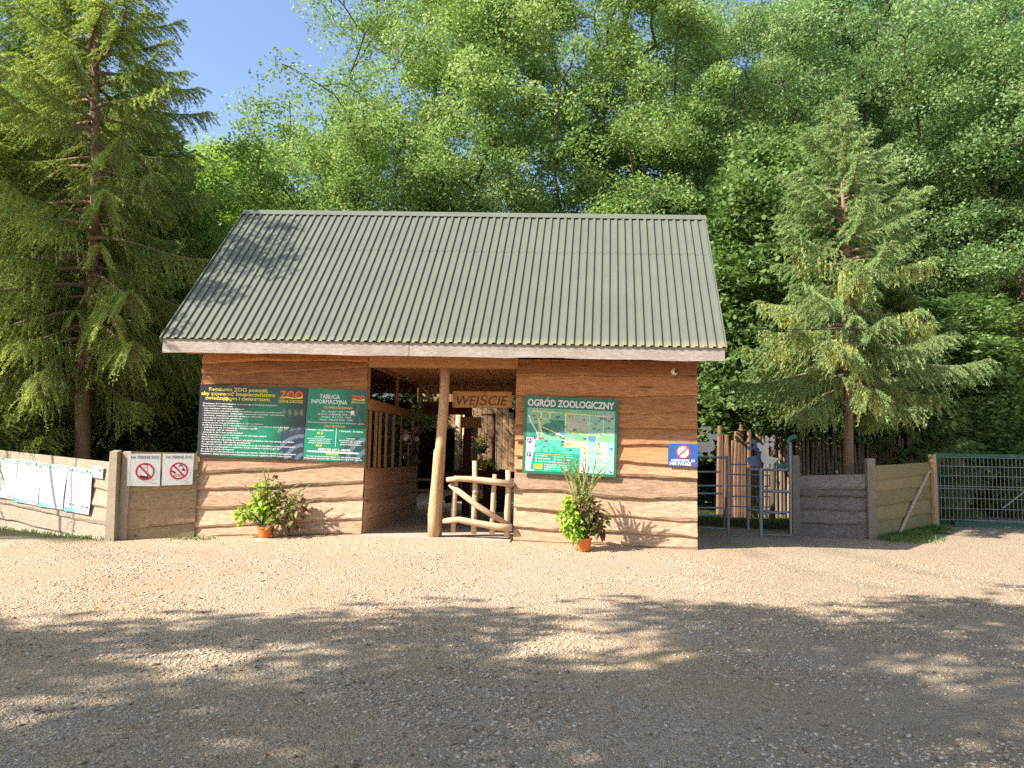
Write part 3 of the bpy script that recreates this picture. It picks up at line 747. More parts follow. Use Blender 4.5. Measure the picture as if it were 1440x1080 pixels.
pn = Panel([(433.8, 545.6), (517, 549), (512.5, 650.5), (425.8, 646.8)], facade(-.085), .012)
s_ = thing('ticket_info_board', pn.P(.5, 1), 'green TABLICA INFORMACYJNA board with opening hours, right beside the passage opening', 'information board')
mb = MB(); pn.slab(mb, w1=-.001); mb.build('backing', M['black'], s_)
pn.art('print', 70, 80, lambda u, v: banner_bg(u, v, 1), .0, s_, M['print'])
mb = MB()
pn.text(mb, 'TABLICA', .37, .135, .058, .002, bold=.015, width=.34); pn.text(mb, 'INFORMACYJNA', .37, .208, .058, .002, bold=.015, width=.60)
for k, tx in enumerate(('maj - sierpień 10:00 - 19:00', 'wrzesień - październik 10:00 - 18:00', 'listopad - luty 10:00 - 16:00', 'marzec - kwiecień 10:00 - 17:00')):
    pn.text(mb, tx, .50, .325+k*.038, .026, .002, bold=.012, width=(.5, .62, .5, .54)[k], res=1)
pn.text(mb, 'Kasa biletowa zamykana jest godzinę przed zamknięciem ogrodu', .5, .478, .018, .002, width=.92, res=1, bold=.008)
pn.text(mb, '1 kwietnia - 31 października', .25, .585, .022, .002, width=.44, res=1, bold=.01); pn.text(mb, '1 listopada - 31 marca', .76, .59, .022, .002, width=.38, res=1, bold=.01)
for k in range(4):
    pn.text(mb, ('ULGOWY', 'dzieci, młodzież ucząca się i studenci', 'emeryci, renciści do lat 26', 'grupy zorganizowane')[k], .25, .68+k*.027, .017, .002, width=(.16, .4, .34, .36)[k], res=1, bold=.008)
    pn.text(mb, ('ULGOWY', 'dzieci, młodzież ucząca się i studenci', 'emeryci, renciści do lat 26', 'grupy zorganizowane')[k], .76, .69+k*.027, .017, .002, width=(.14, .38, .32, .34)[k], res=1, bold=.008)
pn.sheet(mb, [(.512, .53), (.518, .53), (.518, .80), (.512, .80)], .002)
pn.text(mb, 'DZIECI DO LAT 3 - GRATIS', .5, .855, .028, .002, bold=.02, width=.52)
for k, w_ in ((0, .88), (1, .93)): pn.text(mb, ('Na terenie ogrodu obowiązuje regulamin oraz zakaz wprowadzania psów', 'Dokarmianie zwierząt tylko karmą zakupioną w kasie ogrodu')[k], .49, .968-.001*k+k*.0, .0, .002) if False else pn.text(mb, ('Na terenie ogrodu obowiązuje regulamin oraz zakaz wprowadzania psów', 'Dokarmianie zwierząt tylko karmą zakupioną w kasie ogrodu')[k], .49, .948+k*.028, .018, .002, width=w_, res=1, bold=.012)
mb.build('lettering', M['white_l'], s_)
mb = MB()
pn.text(mb, 'CZYNNE CODZIENNIE', .52, .272, .030, .002, bold=.012, width=.48); pn.text(mb, 'CENY BILETÓW', .48, .535, .032, .002, bold=.015, width=.36)
pn.text(mb, '45 zł', .25, .635, .032, .002, bold=.02, width=.10); pn.text(mb, '40 zł', .24, .805, .032, .002, bold=.02, width=.10); pn.text(mb, 'UWAGA', .47, .918, .034, .002, bold=.015, width=.20)
mb.build('yellow_lettering', M['yellow_l'], s_)
mb = MB(); pn.sheet(mb, [(.06, .862), (.90, .868), (.90, .892), (.06, .886)], .0025); mb.build('covering_strip', M['grey_l'], s_)
mb = MB(); pn.disc(mb, .765, .318, .035, .003); mb.build('sticker', M['white_l'], s_)
zoo_logo(pn, s_, .735, .965, .075, .185, .003)

# zoo map board
pn = Panel([(738, 556), (869, 562), (866, 671.5), (734, 665)], facade(-.10), .03)
s_ = thing('map_board', pn.P(.5, 1), 'framed green zoo map headed OGRÓD ZOOLOGICZNY on the right front wall', 'map board')
mb = MB(); pn.slab(mb); mb.build('frame', M['green_p'], s_)
rm = random.Random(11); anim = [(rm.uniform(.08, .97), rm.uniform(.05, .97), rm.uniform(.008, .02), rm.choice(['#2a211c', '#3b2a20', '#6b3b22', '#8a4a2a', '#d7d2c4', '#1b1b1b'])) for _ in range(95)]
roads = [((.06, .05), (.92, .09)), ((.16, .06), (.16, .17)), ((.10, .17), (.26, .17)), ((.26, .06), (.26, .17)), ((.44, .07), (.44, .36)), ((.71, .08), (.71, .36)), ((.87, .10), (.87, .36)), ((.44, .36), (.88, .41)), ((.13, .18), (.18, .42)), ((.18, .30), (.42, .44)), ((.69, .4), (.69, .92)), ((.80, .42), (.80, .62)), ((.69, .62), (.84, .63)), ((.84, .63), (.83, .86)), ((.69, .72), (.80, .73)), ((.9, .68), (.98, .80)), ((.98, .8), (.97, .97)), ((.60, .96), (.97, .97)), ((.69, .84), (.95, .86))]
def segd(u, v, a, b):
    ax, ay = a; bx, by = b; dx, dy = bx-ax, by-ay; t_ = max(0, min(1, ((u-ax)*dx+(v-ay)*dy)/(dx*dx+dy*dy))); return math.hypot(u-ax-t_*dx, v-ay-t_*dy)
def mapart(u, v):
    c = mixc(G('#6fb08f'), G('#93b79b'), .5+N1(u, v, 4))
    if .27 < u < .43 and v > .18 and v < .40 or math.hypot((u-.30), (v-.33)*1.3) < .14: c = mixc(G('#2f6f5f'), G('#4a8a78'), .5+N1(u, v, 14))
    if u > .44 and u < .70 and .10 < v < .34: c = mixc(G('#a8b1a0'), G('#b9b8a6'), .5+N1(u, v, 9))
    if u > .71 and .1 < v < .38: c = mixc(G('#7fb59d'), G('#9cc0a8'), .5+N1(u, v, 9))
    if u < .13 and v > .25: c = mixc(G('#4f9a7c'), G('#3a7c66'), .5+N1(u, v, 8))
    edge = .02+.12*smooth((v-.1)/.4)-.03*smooth((v-.6)/.4)
    if v > .47 and u < edge-.0: c = G('#dcd3e2')
    if abs(u-edge) < .008 and v > .12: c = G('#e9e4df')
    if v > .5: 
        if .10 < u < .62: c = mixc(G('#5fc3b0'), G('#38a58e'), .5+N1(u, v, 20))
        if .42 < u < .70 and v < .60: c = G('#e7de9a')
        if u > .62 and u < .70: c = G('#ebe3b0') if v < .72 else G('#dfe6e0')
        if u > .70: c = mixc(G('#79bdb6'), G('#a5d3cc'), .5+1.6*N1(u, v, 42))
        if .84 < u < .92 and .5 < v < .8: c = G('#e9e6df')
    if math.hypot(u-.40, (v-.40)*.8) < .045: c = G('#5a9fc0')
    if math.hypot(u-.75, (v-.44)*.8) < .05: c = G('#4f93a8')
    if math.hypot(u-.93, (v-.10)*.85) < .05: c = G('#9fb8a8')
    if math.hypot(u-.845, (v-.12)*.85) < .022: c = G('#3f7fc0')
    if math.hypot(u-.50, (v-.51)) < .05 and v < .5: c = G('#c99bb8')
    for a, b in roads:
        if segd(u, v, a, b) < .0065: c = G('#e6dc72')
    for (x, y, r_, h_) in anim:
        if abs(u-x) < r_*1.2 and abs(v-y) < r_ and N1(u, v, 130, x*9) > -.05: c = G(h_)
    return c
pn.art('map_print', 150, 116, mapart, .0015, s_, M['print_matte'], .035, .975, .155, .965)
mb = MB(); pn.sheet(mb, [(.115, .715), (.605, .735), (.600, .962), (.085, .950)], .003); mb.build('legend_field', plain('turquoise_print', G('#12a07c'), .4, nvar=.03), s_)
mb = MB(); pn.text(mb, 'OGROD ZOOLOGICZNY', .5, .128, .088, .003, bold=.035, width=.93, res=4); pn.line(mb, (.243, .033), (.262, .013), .012, .003); mb.build('lettering', M['pink_l'], s_)
mb = MB()
for j in range(3):
    for i, (tx, tw) in enumerate(((('wejście', .10), ('kasa biletowa', .13), ('toalety, parking', .16))[j], (('mini zoo', .17), ('plac zabaw', .14), ('gastronomia', .13))[j])):
        pn.text(mb, tx, .17+i*.20, .775+j*.035+i*.006, .018, .0045, align='LEFT', width=tw, res=1, bold=.01); pn.disc(mb, .145+i*.20, .768+j*.035+i*.006, .014, .0045)
for j, tw in enumerate((.27, .27, .25)): pn.text(mb, ('Grupy zorganizowane prosimy', 'o zgłaszanie się do kasy', 'ogrodu zoologicznego')[j], .235, .885+j*.028, .02, .0045, align='LEFT', width=tw, res=1, bold=.014)
mb.build('small_print', M['white_l'], s_)
mb = MB(); pn.text(mb, 'Serdecznie witamy w ogrodzie zoologicznym', .15, .752, .016, .0045, align='LEFT', width=.38, res=1, bold=.01); pn.sheet(mb, [(.125, .87), (.215, .873), (.215, .935), (.125, .932)], .0045); mb.build('yellow_patch', M['yellow_l'], s_)
mb = MB(); pn.text(mb, 'ZOO', .17, .915, .036, .006, bold=.02, width=.08); pn.disc(mb, .178, .545, .028, .0045); mb.build('red_patch', M['orange_l'], s_)
mb = MB()
for v in (.60, .775): pn.text(mb, 'P', .067, v, .035, .006, bold=.02)
mb.build('parking_letters', M['white_l'], s_)
mb = MB()
for v in (.60, .775): pn.sheet(mb, [(.045, v-.047), (.088, v-.045), (.088, v+.010), (.045, v+.008)], .0045)
mb.build('parking_squares', plain('violet_print', (.10, .05, .16), .4), s_)

# NIE PAL sign
pn = Panel([(939.5, 624), (981.5, 624.5), (981.5, 656.5), (939.5, 655)], facade(-.078), .006)
s_ = thing('no_smoking_sign', pn.P(.5, 1), 'small blue NIE PAL no smoking sign at the right corner of the front wall', 'sign')
mb = MB(); pn.slab(mb); mb.build('plate', M['blue_p'], s_)
mb = MB(); pn.disc(mb, .5, .36, .10, .0015); pn.text(mb, 'DZIĘKUJEMY, ZE', .5, .78, .09, .0015, bold=.03, width=.78); pn.text(mb, 'NIE PALISZ', .42, .95, .14, .0015, bold=.03, width=.72); mb.build('white_print', M['white_l'], s_)
mb = MB(); pn.ring(mb, .5, .36, .125, .026, .003); pn.line(mb, (.36, .53), (.64, .19), .024, .003); pn.text(mb, 'ZOO', .86, .93, .10, .003, bold=.02, width=.17); mb.build('red_ring', M['red_l'], s_)
mb = MB(); pn.text(mb, 'ZOO', .5, .27, .08, .0025, bold=.02, width=.18); pn.line(mb, (.40, .42), (.56, .40), .015, .0025); mb.build('black_print', M['black_l'], s_)

# ------------------------------------------------------------------ left fences
PA, PB, PL = Vector((aty(157, 772, -.65).x, -.65, 0)), Vector((aty(176, 768, -.55).x, -.55, 0)), Vector((aty(0, 752, .95).x, .95, 0))
PH = Vector((-6.80, -.06, 0))
fl = thing('plank_fence', (PA.x, PA.y, -.1), 'grey horizontal plank fence carrying white posters, left edge of the yard', 'fence')
ff = vplane(PA, PL)
ext = PL+(PL-PA)*.9
zl_ = lambda ys: [ff(0, y).z for y in ys]; zr_ = lambda ys: [ff(150, y).z for y in ys]
YL = (756, 730, 707, 683, 660, 634.5); YR = (776, 764, 740, 717, 692, 651)
a_, b_ = zl_(YL), zr_(YR); ex = [p+(p-q)*.9 for p, q in zip(a_, b_)]
nn = Vector((-(PA-PL).y, (PA-PL).x, 0)).normalized(); nn = -nn if nn.y > 0 else nn
mb = MB(); clap(mb, (ext.x, ext.y), (PA.x-.02, PA.y+.01), ex, b_, nn, seed=21, wav=.022, over=.012, out=.042); mb.build('boards', (M['fence_l'], M['wane_shade']), fl)
def cpost(par, x, y, zt, w, mat, dpt=.15, zb=-.15, name='post'):
    mb = MB(); c = .02
    mb.hexa([(x-w/2,y-dpt/2,zb),(x+w/2,y-dpt/2,zb),(x+w/2,y+dpt/2,zb),(x-w/2,y+dpt/2,zb),(x-w/2,y-dpt/2,zt-c),(x+w/2,y-dpt/2,zt-c),(x+w/2,y+dpt/2,zt-c),(x-w/2,y+dpt/2,zt-c)])
    mb.hexa([(x-w/2,y-dpt/2,zt-c),(x+w/2,y-dpt/2,zt-c),(x+w/2,y+dpt/2,zt-c),(x-w/2,y+dpt/2,zt-c),(x-w/2+c,y-dpt/2+c,zt),(x+w/2-c,y-dpt/2+c,zt),(x+w/2-c,y+dpt/2-c,zt),(x-w/2+c,y+dpt/2-c,zt)])
    return mb.build(name, mat, par)
# the leaning corner post
mb = MB(); tx = aty(163, 633, PA.y); w = .085
mb.hexa([(PA.x-w,PA.y-.09,-.2),(PA.x+w,PA.y-.09,-.2),(PA.x+w,PA.y+.07,-.2),(PA.x-w,PA.y+.07,-.2),(tx.x-w*.8,PA.y-.07,tx.z-.03),(tx.x+w*.8,PA.y-.07,tx.z-.03),(tx.x+w*.8,PA.y+.07,tx.z),(tx.x-w*.8,PA.y+.07,tx.z)])
mb.build('leaning_post', M['concrete'], fl)
cpost(fl, ext.x-.1, ext.y, ex[-1]+.05, .15, M['concrete'])
fm = thing('short_plank_fence', (PB.x, PB.y, -.1), 'short tan plank fence with two prohibition signs beside the house wall', 'fence')
fp = vplane(PB, PH)
YL = (768, 745, 716, 690, 663, 636); YR = (756, 737, 712, 687, 662, 638)
nn2 = Vector((-(PH-PB).y, (PH-PB).x, 0)).normalized(); nn2 = -nn2 if nn2.y > 0 else nn2
mb = MB(); clap(mb, (PB.x+.02, PB.y), (PH.x, PH.y), [fp(180, y).z for y in YL], [fp(272, y).z for y in YR], nn2, seed=31, wav=.018, over=.012, out=.04); mb.build('boards', (M['fence_m'], M['wane_shade']), fm)
cpost(fm, PB.x-.04, PB.y, aty(172, 634.5, PB.y).z, .16, M['concrete'], .13)
# prohibition signs
def pro(cs, label, kind):
    pn = Panel(cs, lambda x, y: fp(x, y)+nn2*.075, .008)
    s_ = thing('prohibition_sign', pn.P(.5, 1), label, 'sign', 'prohibition signs on the short fence')
    mb = MB(); pn.slab(mb); mb.build('plate', M['white'], s_)
    mb = MB(); pn.text(mb, 'NA TERENIE ZOO', .53, .15, .085, .0015, width=.84, res=4, bold=.016)
    W = .0022
    if kind == 0:     # kick scooter
        pn.line(mb, (.60, .36), (.60, .62), .008, W); pn.line(mb, (.50, .345), (.66, .345), .01, W); pn.line(mb, (.42, .71), (.62, .75), .045, W); pn.disc(mb, .40, .71, .022, W); pn.disc(mb, .62, .755, .022, W); pn.line(mb, (.60, .6), (.63, .74), .02, W)
    else:             # dog, cyclist, pipe, rider
        pn.line(mb, (.55, .37), (.64, .37), .022, W); pn.line(mb, (.56, .37), (.54, .44), .008, W); pn.line(mb, (.63, .37), (.65, .44), .008, W); pn.disc(mb, .66, .345, .014, W)
        pn.sheet(mb, [(.62, .54), (.68, .44), (.72, .50), (.76, .56)], W); pn.line(mb, (.27, .53), (.44, .62), .026, W); pn.ring(mb, .42, .71, .026, .006, W, 16); pn.ring(mb, .58, .71, .026, .006, W, 16); pn.line(mb, (.42, .71), (.52, .65), .006, W); pn.line(mb, (.52, .65), (.58, .71), .006, W)
    pn.text(mb, 'zacisze', .84, .93, .035, .0015, shear=.3, width=.2)
    mb.build('black_print', M['black_l'], s_)
    mb = MB(); pn.ring(mb, .54, .555, .155, .030, .0035, 36); pn.line(mb, (.345, .36), (.735, .75), .030, .0035)
    mb.build('red_ring', M['red_l'], s_)
pro([(180, 638), (226.5, 638), (225, 683.5), (179, 683)], 'white square sign with a red crossed-out kick scooter, beside the fence post', 0)
pro([(229.3, 638), (273, 638), (270.5, 681), (227.5, 682.5)], 'white square sign with red crossed-out dog and bicycle, nearest the house wall', 1)
# posters on the left fence
PT = ['first whole white poster from the left with blue wave foot, partly outside the photo', 'second white information poster from the left on the grey plank fence', 'third white information poster from the left on the grey plank fence', 'rightmost of the four white posters, with small animals above its blue foot']
PC = [[(-12, 640), (31, 647), (24, 702.5), (-16, 695)], [(31.5, 645.5), (64, 650.5), (58, 711), (25.5, 704.5)], [(64.5, 651), (101, 655), (93, 716.5), (59.5, 711.5)], [(102, 655.5), (136, 661), (130.5, 723.5), (94.5, 717.5)]]
TXT = ['Ogrodu zoologicznego zobowiązuje się zwiedzających do przestrzegania', 'regulaminu oraz zasad zachowania się na terenie ogrodu, w tym', 'niedokarmiania zwierząt i niewchodzenia za ogrodzenia', 'opiekunowie odpowiadają za bezpieczeństwo swoich dzieci']
for k, (cs, lb) in enumerate(zip(PC, PT)):
    pn = Panel(cs, lambda x, y: ff(x, y)+nn*.07, .004)
    pn.bend = lambda u, v, k=k: .6*(.012*math.sin(u*5+k)*(v)+.010*math.sin(v*7+k*2)*u)
    s_ = thing('poster', pn.P(.5, 1), lb, 'poster', 'white posters on the grey fence')
    def post(u, v, k=k):
        if v < .12: return G('#a9cdb9') if (N1(u, v, 30, k) < .1 and .02 < v < .10) or (abs(math.sin(u*22)) < .3) else G('#07402c') if .02 < v < .105 else G('#9fb3a8')
        wave = .925-.035*math.sin(u*3.5)+.06*u
        if v > wave and u < .62: return mixc(G('#2f9bd6'), G('#9fd0ea'), u*1.4+N1(u, v, 12)*.6)
        return G('#a9a8ab')
    pn.art('print', 26, 48, post, .0, s_, M['print_matte'])
    mb = MB(); pn.slab(mb, w1=-.0015, nu=6, nv=6); mb.build('backing', M['white'], s_)
    mb = MB()
    for j in range(17): pn.text(mb, TXT[(j+k) % 4], .08, .19+j*.039, .014, .0015, align='LEFT', width=.82 if j % 4 != 3 else .5, res=1)
    mb.build('small_print', plain('grey_small_print', (.30, .30, .33), .6), s_)
    mb = MB(); pn.text(mb, 'ZOO', .84, .955, .035, .0015, bold=.02, width=.2)
    mb.build('logo_letters', M['red_l'], s_)
    if k == 3:
        mb = MB()
        for u in (.22, .35, .72, .86, .92): pn.disc(mb, u, .835+.01*(u > .5), .018, .002, sx=1.3, sy=.8); pn.line(mb, (u-.02, .84), (u-.02, .86), .006, .002); pn.line(mb, (u+.02, .84), (u+.02, .86), .006, .002)
        mb.build('animal_print', M['black_l'], s_)
pn = Panel([(137, 654.5), (150, 656), (149, 673), (136, 671)], lambda x, y: ff(x, y)+nn*.065, .004)
s_ = thing('small_notice', pn.P(.5, 1), 'tiny white notice with a black arrow beside the leaning fence post', 'sign')
mb = MB(); pn.slab(mb); mb.build('plate', M['white'], s_)
mb = MB(); pn.line(mb, (.55, .45), (.9, .25), .03, .0015); mb.build('arrow', M['black_l'], s_)
mb = MB(); pn.text(mb, 'ZOO', .35, .4, .18, .0015, width=.4); mb.build('logo_letters', M['red_l'], s_)

# ------------------------------------------------------------------ right fences
QC, QD = atz(1119, 752, -.02), aty(1226, 757, 3.05); QE = Vector((aty(1309, 738, 6.5).x, 6.5, 0))
def seg_fence(name, label, A, B, pxa, pxb, YA, YB_, mat, seed, loc):
    t_ = thing(name, loc, label, 'fence'); pf = vplane(A, B)
    n_ = Vector((-(B-A).y, (B-A).x, 0)).normalized(); n_ = -n_ if n_.y > 0 else n_
    mb = MB(); clap(mb, (A.x, A.y), (B.x, B.y), [pf(pxa, y).z for y in YA], [pf(pxb, y).z for y in YB_], n_, seed=seed, wav=.026 if seed == 41 else .012, over=.015, out=.055 if seed == 41 else .04); mb.build('boards', (mat, M['wane_shade']), t_)
    return t_, pf, n_
A = Vector((aty(1125, 750, QC.y).x, QC.y, 0)); B = Vector((aty(1219, 750, 3.05).x, 3.08, 0))
fg, pf, n_ = seg_fence('grey_plank_fence', 'weathered grey-brown plank fence between two concrete posts beside the turnstile', A, B, 1125, 1219, (754, 735, 717, 699, 686, 670), (759, 737, 719, 700, 689, 668), M['fence_g'], 41, (A.x, A.y, -.05))
cpost(fg, QC.x, QC.y-.02, aty(1119, 640.5, QC.y).z, .155, M['concrete_g'])
cpost(fg, QD.x-.03, 2.98, aty(1225, 644.5, 2.98).z, .16, M['concrete_g'])
A = Vector((aty(1232, 750, 3.05).x+.0, 3.10, 0)); B = QE.copy()
fo, pf2, n2_ = seg_fence('olive_plank_fence', 'olive mossy plank fence with a diagonal pole, between the grey fence and the green gate', A, B, 1232, 1306, (754, 733, 712, 691, 676, 656), (739, 723, 702, 684, 667, 651), M['fence_o'], 51, (A.x, A.y, -.05))
mb = MB(); mb.tube([pf2(1262, 749)-Vector((0, .12, 0)), pf2(1285, 700)-Vector((0, .10, 0)), pf2(1305, 662)-Vector((0, .07, 0))], [.035, .04, .035], 8); mb.build('diagonal_pole', M['rail'], fo)
mb = MB(); mb.tube([(QE.x+.08, QE.y, -.1), (QE.x+.08, QE.y, .9), (QE.x+.07, QE.y-.02, aty(1308, 639, QE.y).z)], [.105, .10, .09], 10, wob=.1); mb.build('post', M['post'], fo)

# green gate
GY = 6.9; gx = lambda px: aty(px, 690, GY).x; gzp = lambda py, px=1316: aty(px, py, GY).z
gt = thing('metal_gate', (gx(1316), GY, -.03), 'green framed wire mesh gate across the drive at the right edge', 'gate')
x0, x1 = gx(1316), gx(1316)+5.2; zt, zm, zb = aty(1380, 638.5, GY).z, aty(1380, 686, GY).z, aty(1390, 738, GY).z
mb = MB(); mb.box(x0-.06, x0+.06, GY-.04, GY+.04, -.08, zt+.02); mb.box(x0+.06, x1, GY-.04, GY+.04, zt-.08, zt); mb.box(x0+.42, x1, GY-.04, GY+.04, zb-.03, zb+.06); mb.box(x1, x1+.1, GY-.04, GY+.04, -.08, zt+.02)
mb.build('frame', M['green_metal'], gt)
mb = MB(); 
x = x0+.12
while x < x1: 
    lo = zb+.05 if x > x0+.42 else .12
    mb.box(x-.005, x+.005, GY-.010, GY+.004, lo, zt-.07); x += .098
for py in (643, 655.5, 669, 683.5, 687, 700.5, 715, 731):
    z = aty(1390, py+1, GY).z; mb.box(x0+.06, x1, GY-.018, GY-.010, z-.006, z+.006); 
mb.build('wire_mesh', M['galv'], gt)
mb = MB(); z = aty(1320, 668.5, GY).z; mb.box(x0+.06, x0+.40, GY-.07, GY-.042, z-.03, z+.02); mb.build('latch', M['green_metal'], gt)
mb = MB(); mb.beam((x0+1.6, GY-.03, zm-.5), (x0+3.2, GY-.03, zt-.1), .03, .03); mb.build('brace', M['galv'], gt)

# ------------------------------------------------------------------ duck turnstile
TY = 2.95
def T(px, py, Y=TY): return tuple(aty(px, py, Y))
def gate_frame(name, label, bars, loc):
    t_ = thing(name, loc, label, 'turnstile')
    for nm, a, b, w, Y in bars:
        mb = MB(); mb.tube([aty(a[0], a[1], Y), aty(b[0], b[1], Y)], w, 8); mb.build(nm, M['galv'], t_)
    return t_
b1 = [('upright', (1024, 750), (1023.5, 641), .034, 2.95)]+[('bar', (976, y), (xe, y), .02, 2.97) for y, xe in ((663.5, 1013), (683, 1016), (694, 1016), (714, 1016), (724.5, 1016))]
b1 += [('bar', (976, 641.5), (1026, 644), .026, 2.95), ('bar', (976, 741), (1022, 744), .012, 2.9), ('bar', (1018, 747), (1021, 698), .02, 3.0)]
g1 = gate_frame('barred_turnstile', 'steel barred half of the turnstile against the house corner, carrying one duck', b1, (3.4, 2.95, 0))
b2 = [('upright', (1070, 758), (1069.5, 658), .036, 2.6), ('upright', (1052, 744), (1052, 657), .034, 3.4), ('upright', (1112, 753), (1111, 622), .03, 2.9),
      ('bar', (1052, 660), (1113, 661), .03, 2.95), ('bar', (1070, 690), (1112, 692), .032, 2.8), ('bar', (1070, 722.5), (1112, 720), .022, 2.8), ('bar', (1052, 716), (1104, 722), .028, 3.3), ('bar', (1071, 752), (1112, 753), .014, 2.8),
      ('bar', (1026, 667), (1082, 668.5), .014, 4.2), ('bar', (1026, 683), (1082, 684), .014, 4.2), ('bar', (1082, 668.5), (1082, 684), .014, 4.2), ('bar', (1026, 698), (1082, 698.5), .014, 4.2), ('bar', (1026, 712), (1082, 713), .014, 4.2), ('bar', (1082, 698.5), (1082, 713), .012, 4.2), ('bar', (1026, 653), (1052, 653), .014, 4.2), ('bar', (1026, 728), (1052, 728), .012, 4.2)]
g2 = gate_frame('walk_through_frame', 'steel walk-through frame of the turnstile beside the concrete post, carrying cut-out figures', b2, (4.0, 2.9, 0))
def cutout(name, mat, polys, Y, par, th=.008):
    mb = MB()
    for q, pl in enumerate(polys):
        pts = [aty(960+x/5.683, 580+y/5.683, Y+q*.0025) for x, y in pl]; n = len(pts)
        vs = pts+[p+Vector((0, th, 0)) for p in pts]
        mb.add(vs, [tuple(range(n)), tuple(range(2*n-1, n-1, -1))]+[(i, i+n, (i+1) % n+n, (i+1) % n) for i in range(n)])
    return mb.build(name, mat, par)
def ell(cx, cy, rx, ry, n=14, a=0): return [(cx+rx*math.cos(t)*math.cos(a)-ry*math.sin(t)*math.sin(a), cy+rx*math.cos(t)*math.sin(a)+ry*math.sin(t)*math.cos(a)) for t in [2*math.pi*k/n for k in range(n)]]
body = [(88, 290), (70, 262), (88, 238), (125, 234), (170, 236), (205, 240), (214, 222), (198, 200), (190, 180), (198, 165), (218, 162), (236, 172), (240, 188), (268, 170), (290, 158), (299, 166), (292, 186), (272, 200), (278, 214), (268, 226), (250, 216), (238, 208), (252, 240), (258, 270), (250, 298), (222, 314), (218, 332), (244, 342), (240, 350), (206, 350), (202, 318), (160, 318), (152, 336), (170, 346), (130, 346), (140, 316), (110, 308)]
cutout('duck_figure', M['sheet_pale'], [body, ell(152, 165, 18, 15), ell(212, 130, 20, 20), ell(176, 128, 12, 17, a=-.6), ell(153, 122, 10, 16, a=.3)], 2.93, g1)
body = [(768, 368), (752, 392), (728, 404), (722, 424), (722, 448), (700, 452), (706, 410), (682, 412), (676, 428), (690, 446), (644, 450), (640, 434), (654, 424), (655, 408), (634, 392), (624, 362), (626, 330), (638, 306), (624, 312), (612, 306), (614, 292), (598, 278), (592, 250), (600, 240), (622, 246), (634, 264), (650, 256), (658, 240), (684, 236), (696, 252), (692, 276), (670, 304), (672, 330), (700, 352), (738, 360)]
cutout('duck_figure', M['sheet_pale'], [body, ell(674, 214, 18, 21), ell(715, 258, 18, 20), ell(708, 212, 12, 18, a=.4), ell(725, 222, 9, 16, a=.9)], 2.88, g2)
body = [(500, 370), (530, 356), (570, 348), (600, 336), (598, 312), (570, 300), (558, 282), (566, 262), (590, 252), (606, 270), (612, 296), (632, 300), (634, 420), (616, 426), (596, 442), (578, 424), (560, 444), (545, 420), (520, 402)]
cutout('duck_figure', M['sheet_blue'], [body, ell(535, 285, 22, 15), ell(578, 240, 17, 19), ell(524, 244, 14, 13), ell(552, 238, 8, 14)], 3.02, g2)
body = [(832, 216), (854, 216), (858, 300), (862, 450), (826, 444), (836, 400), (822, 370), (838, 340), (832, 300), (824, 280), (836, 262)]
cutout('reed_figure', M['sheet_blue'], [body], 2.96, g2)
cutout('foliage_figure', M['sheet_green'], [[(742, 410), (760, 396), (776, 412), (808, 410), (826, 396), (832, 446), (770, 446)], ell(884, 196, 30, 18), ell(856, 210, 22, 14)], 2.99, g2)

# ------------------------------------------------------------------ palisade, far fences, shed
rp = random.Random(5)
def palisade(name, label, A, B, h, mat, n, loc, r0=.055, lean=.05, part='log'):
    t_ = thing(name, loc, label, 'palisade'); A = Vector(A); B = Vector(B); protos = []
    for i in range(n):
        p = A.lerp(B, (i+rp.uniform(-.15, .15))/n)
        if len(protos) < 7:
            mb = MB(); q = Vector(t_.location); k = rp.uniform(.8, 1.25)
            mb.tube([q+Vector((0, 0, -.1)), q+Vector((rp.uniform(-lean, lean)*.5, 0, h*.5)), q+Vector((rp.uniform(-lean, lean), 0, h*rp.uniform(.92, 1.06)))], [r0*k, r0*k*.95, r0*k*.8], 7, wob=.15)
            o = mb.build(part, mat, t_); protos.append(o)
        else:
            o = rp.choice(protos).copy(); col.objects.link(o); o.parent = t_
        o.location = p-Vector(t_.location); o.scale = (1, 1, rp.uniform(.93, 1.07))
    return t_
palisade('pale_palisade', 'sunlit reddish upright log palisade visible behind the duck turnstile', (4.05, 8.0, 0), (4.95, 8.05, 0), 2.30, M['log_pale'], 10, (4.1, 8, 0), .07)
palisade('dark_palisade', 'long dark upright log palisade under the spruce behind the plank fence', (5.0, 8.2, 0), (11.2, 9.2, 0), 2.25, M['log'], 54, (5.0, 8.2, 0), .055)
t_ = thing('board_fence', (10.6, 14, 0), 'dark red-brown vertical board fence beyond the green gate', 'fence')
mb = MB(); x = 10.9
while x < 17.2: w = rp.uniform(.1, .16); zt = 2.7+rp.uniform(-.06, .06)+.06*(x-10); mb.box(x, x+w, 14+rp.uniform(0, .04), 14.07, -.1, zt); x += w+.012
mb.build('boards', M['brown_fence'], t_)
t_ = thing('shed', aty(1412, 640, 20), 'small pinkish-brown shed with a pale roof edge, far right behind the gate', 'shed')
c0 = aty(1403, 590, 20); x0 = c0.x
mb = MB(); x = x0
while x < x0+3.5: mb.box(x, x+.19, 20, 20.05, 0, 2.55); x += .195
mb.box(x0, x0+3.5, 20.06, 23, 0, 2.5); mb.build('wall', M['shed'], t_)
mb = MB(); mb.hexa([(x0-.9,19.4,2.62),(x0+4,19.4,2.72),(x0+4,23.4,2.72),(x0-.9,23.4,2.62),(x0-.9,19.4,2.72),(x0+4,19.4,2.82),(x0+4,23.4,2.82),(x0-.9,23.4,2.72)]); mb.build('roof', M['concrete_g'], t_)
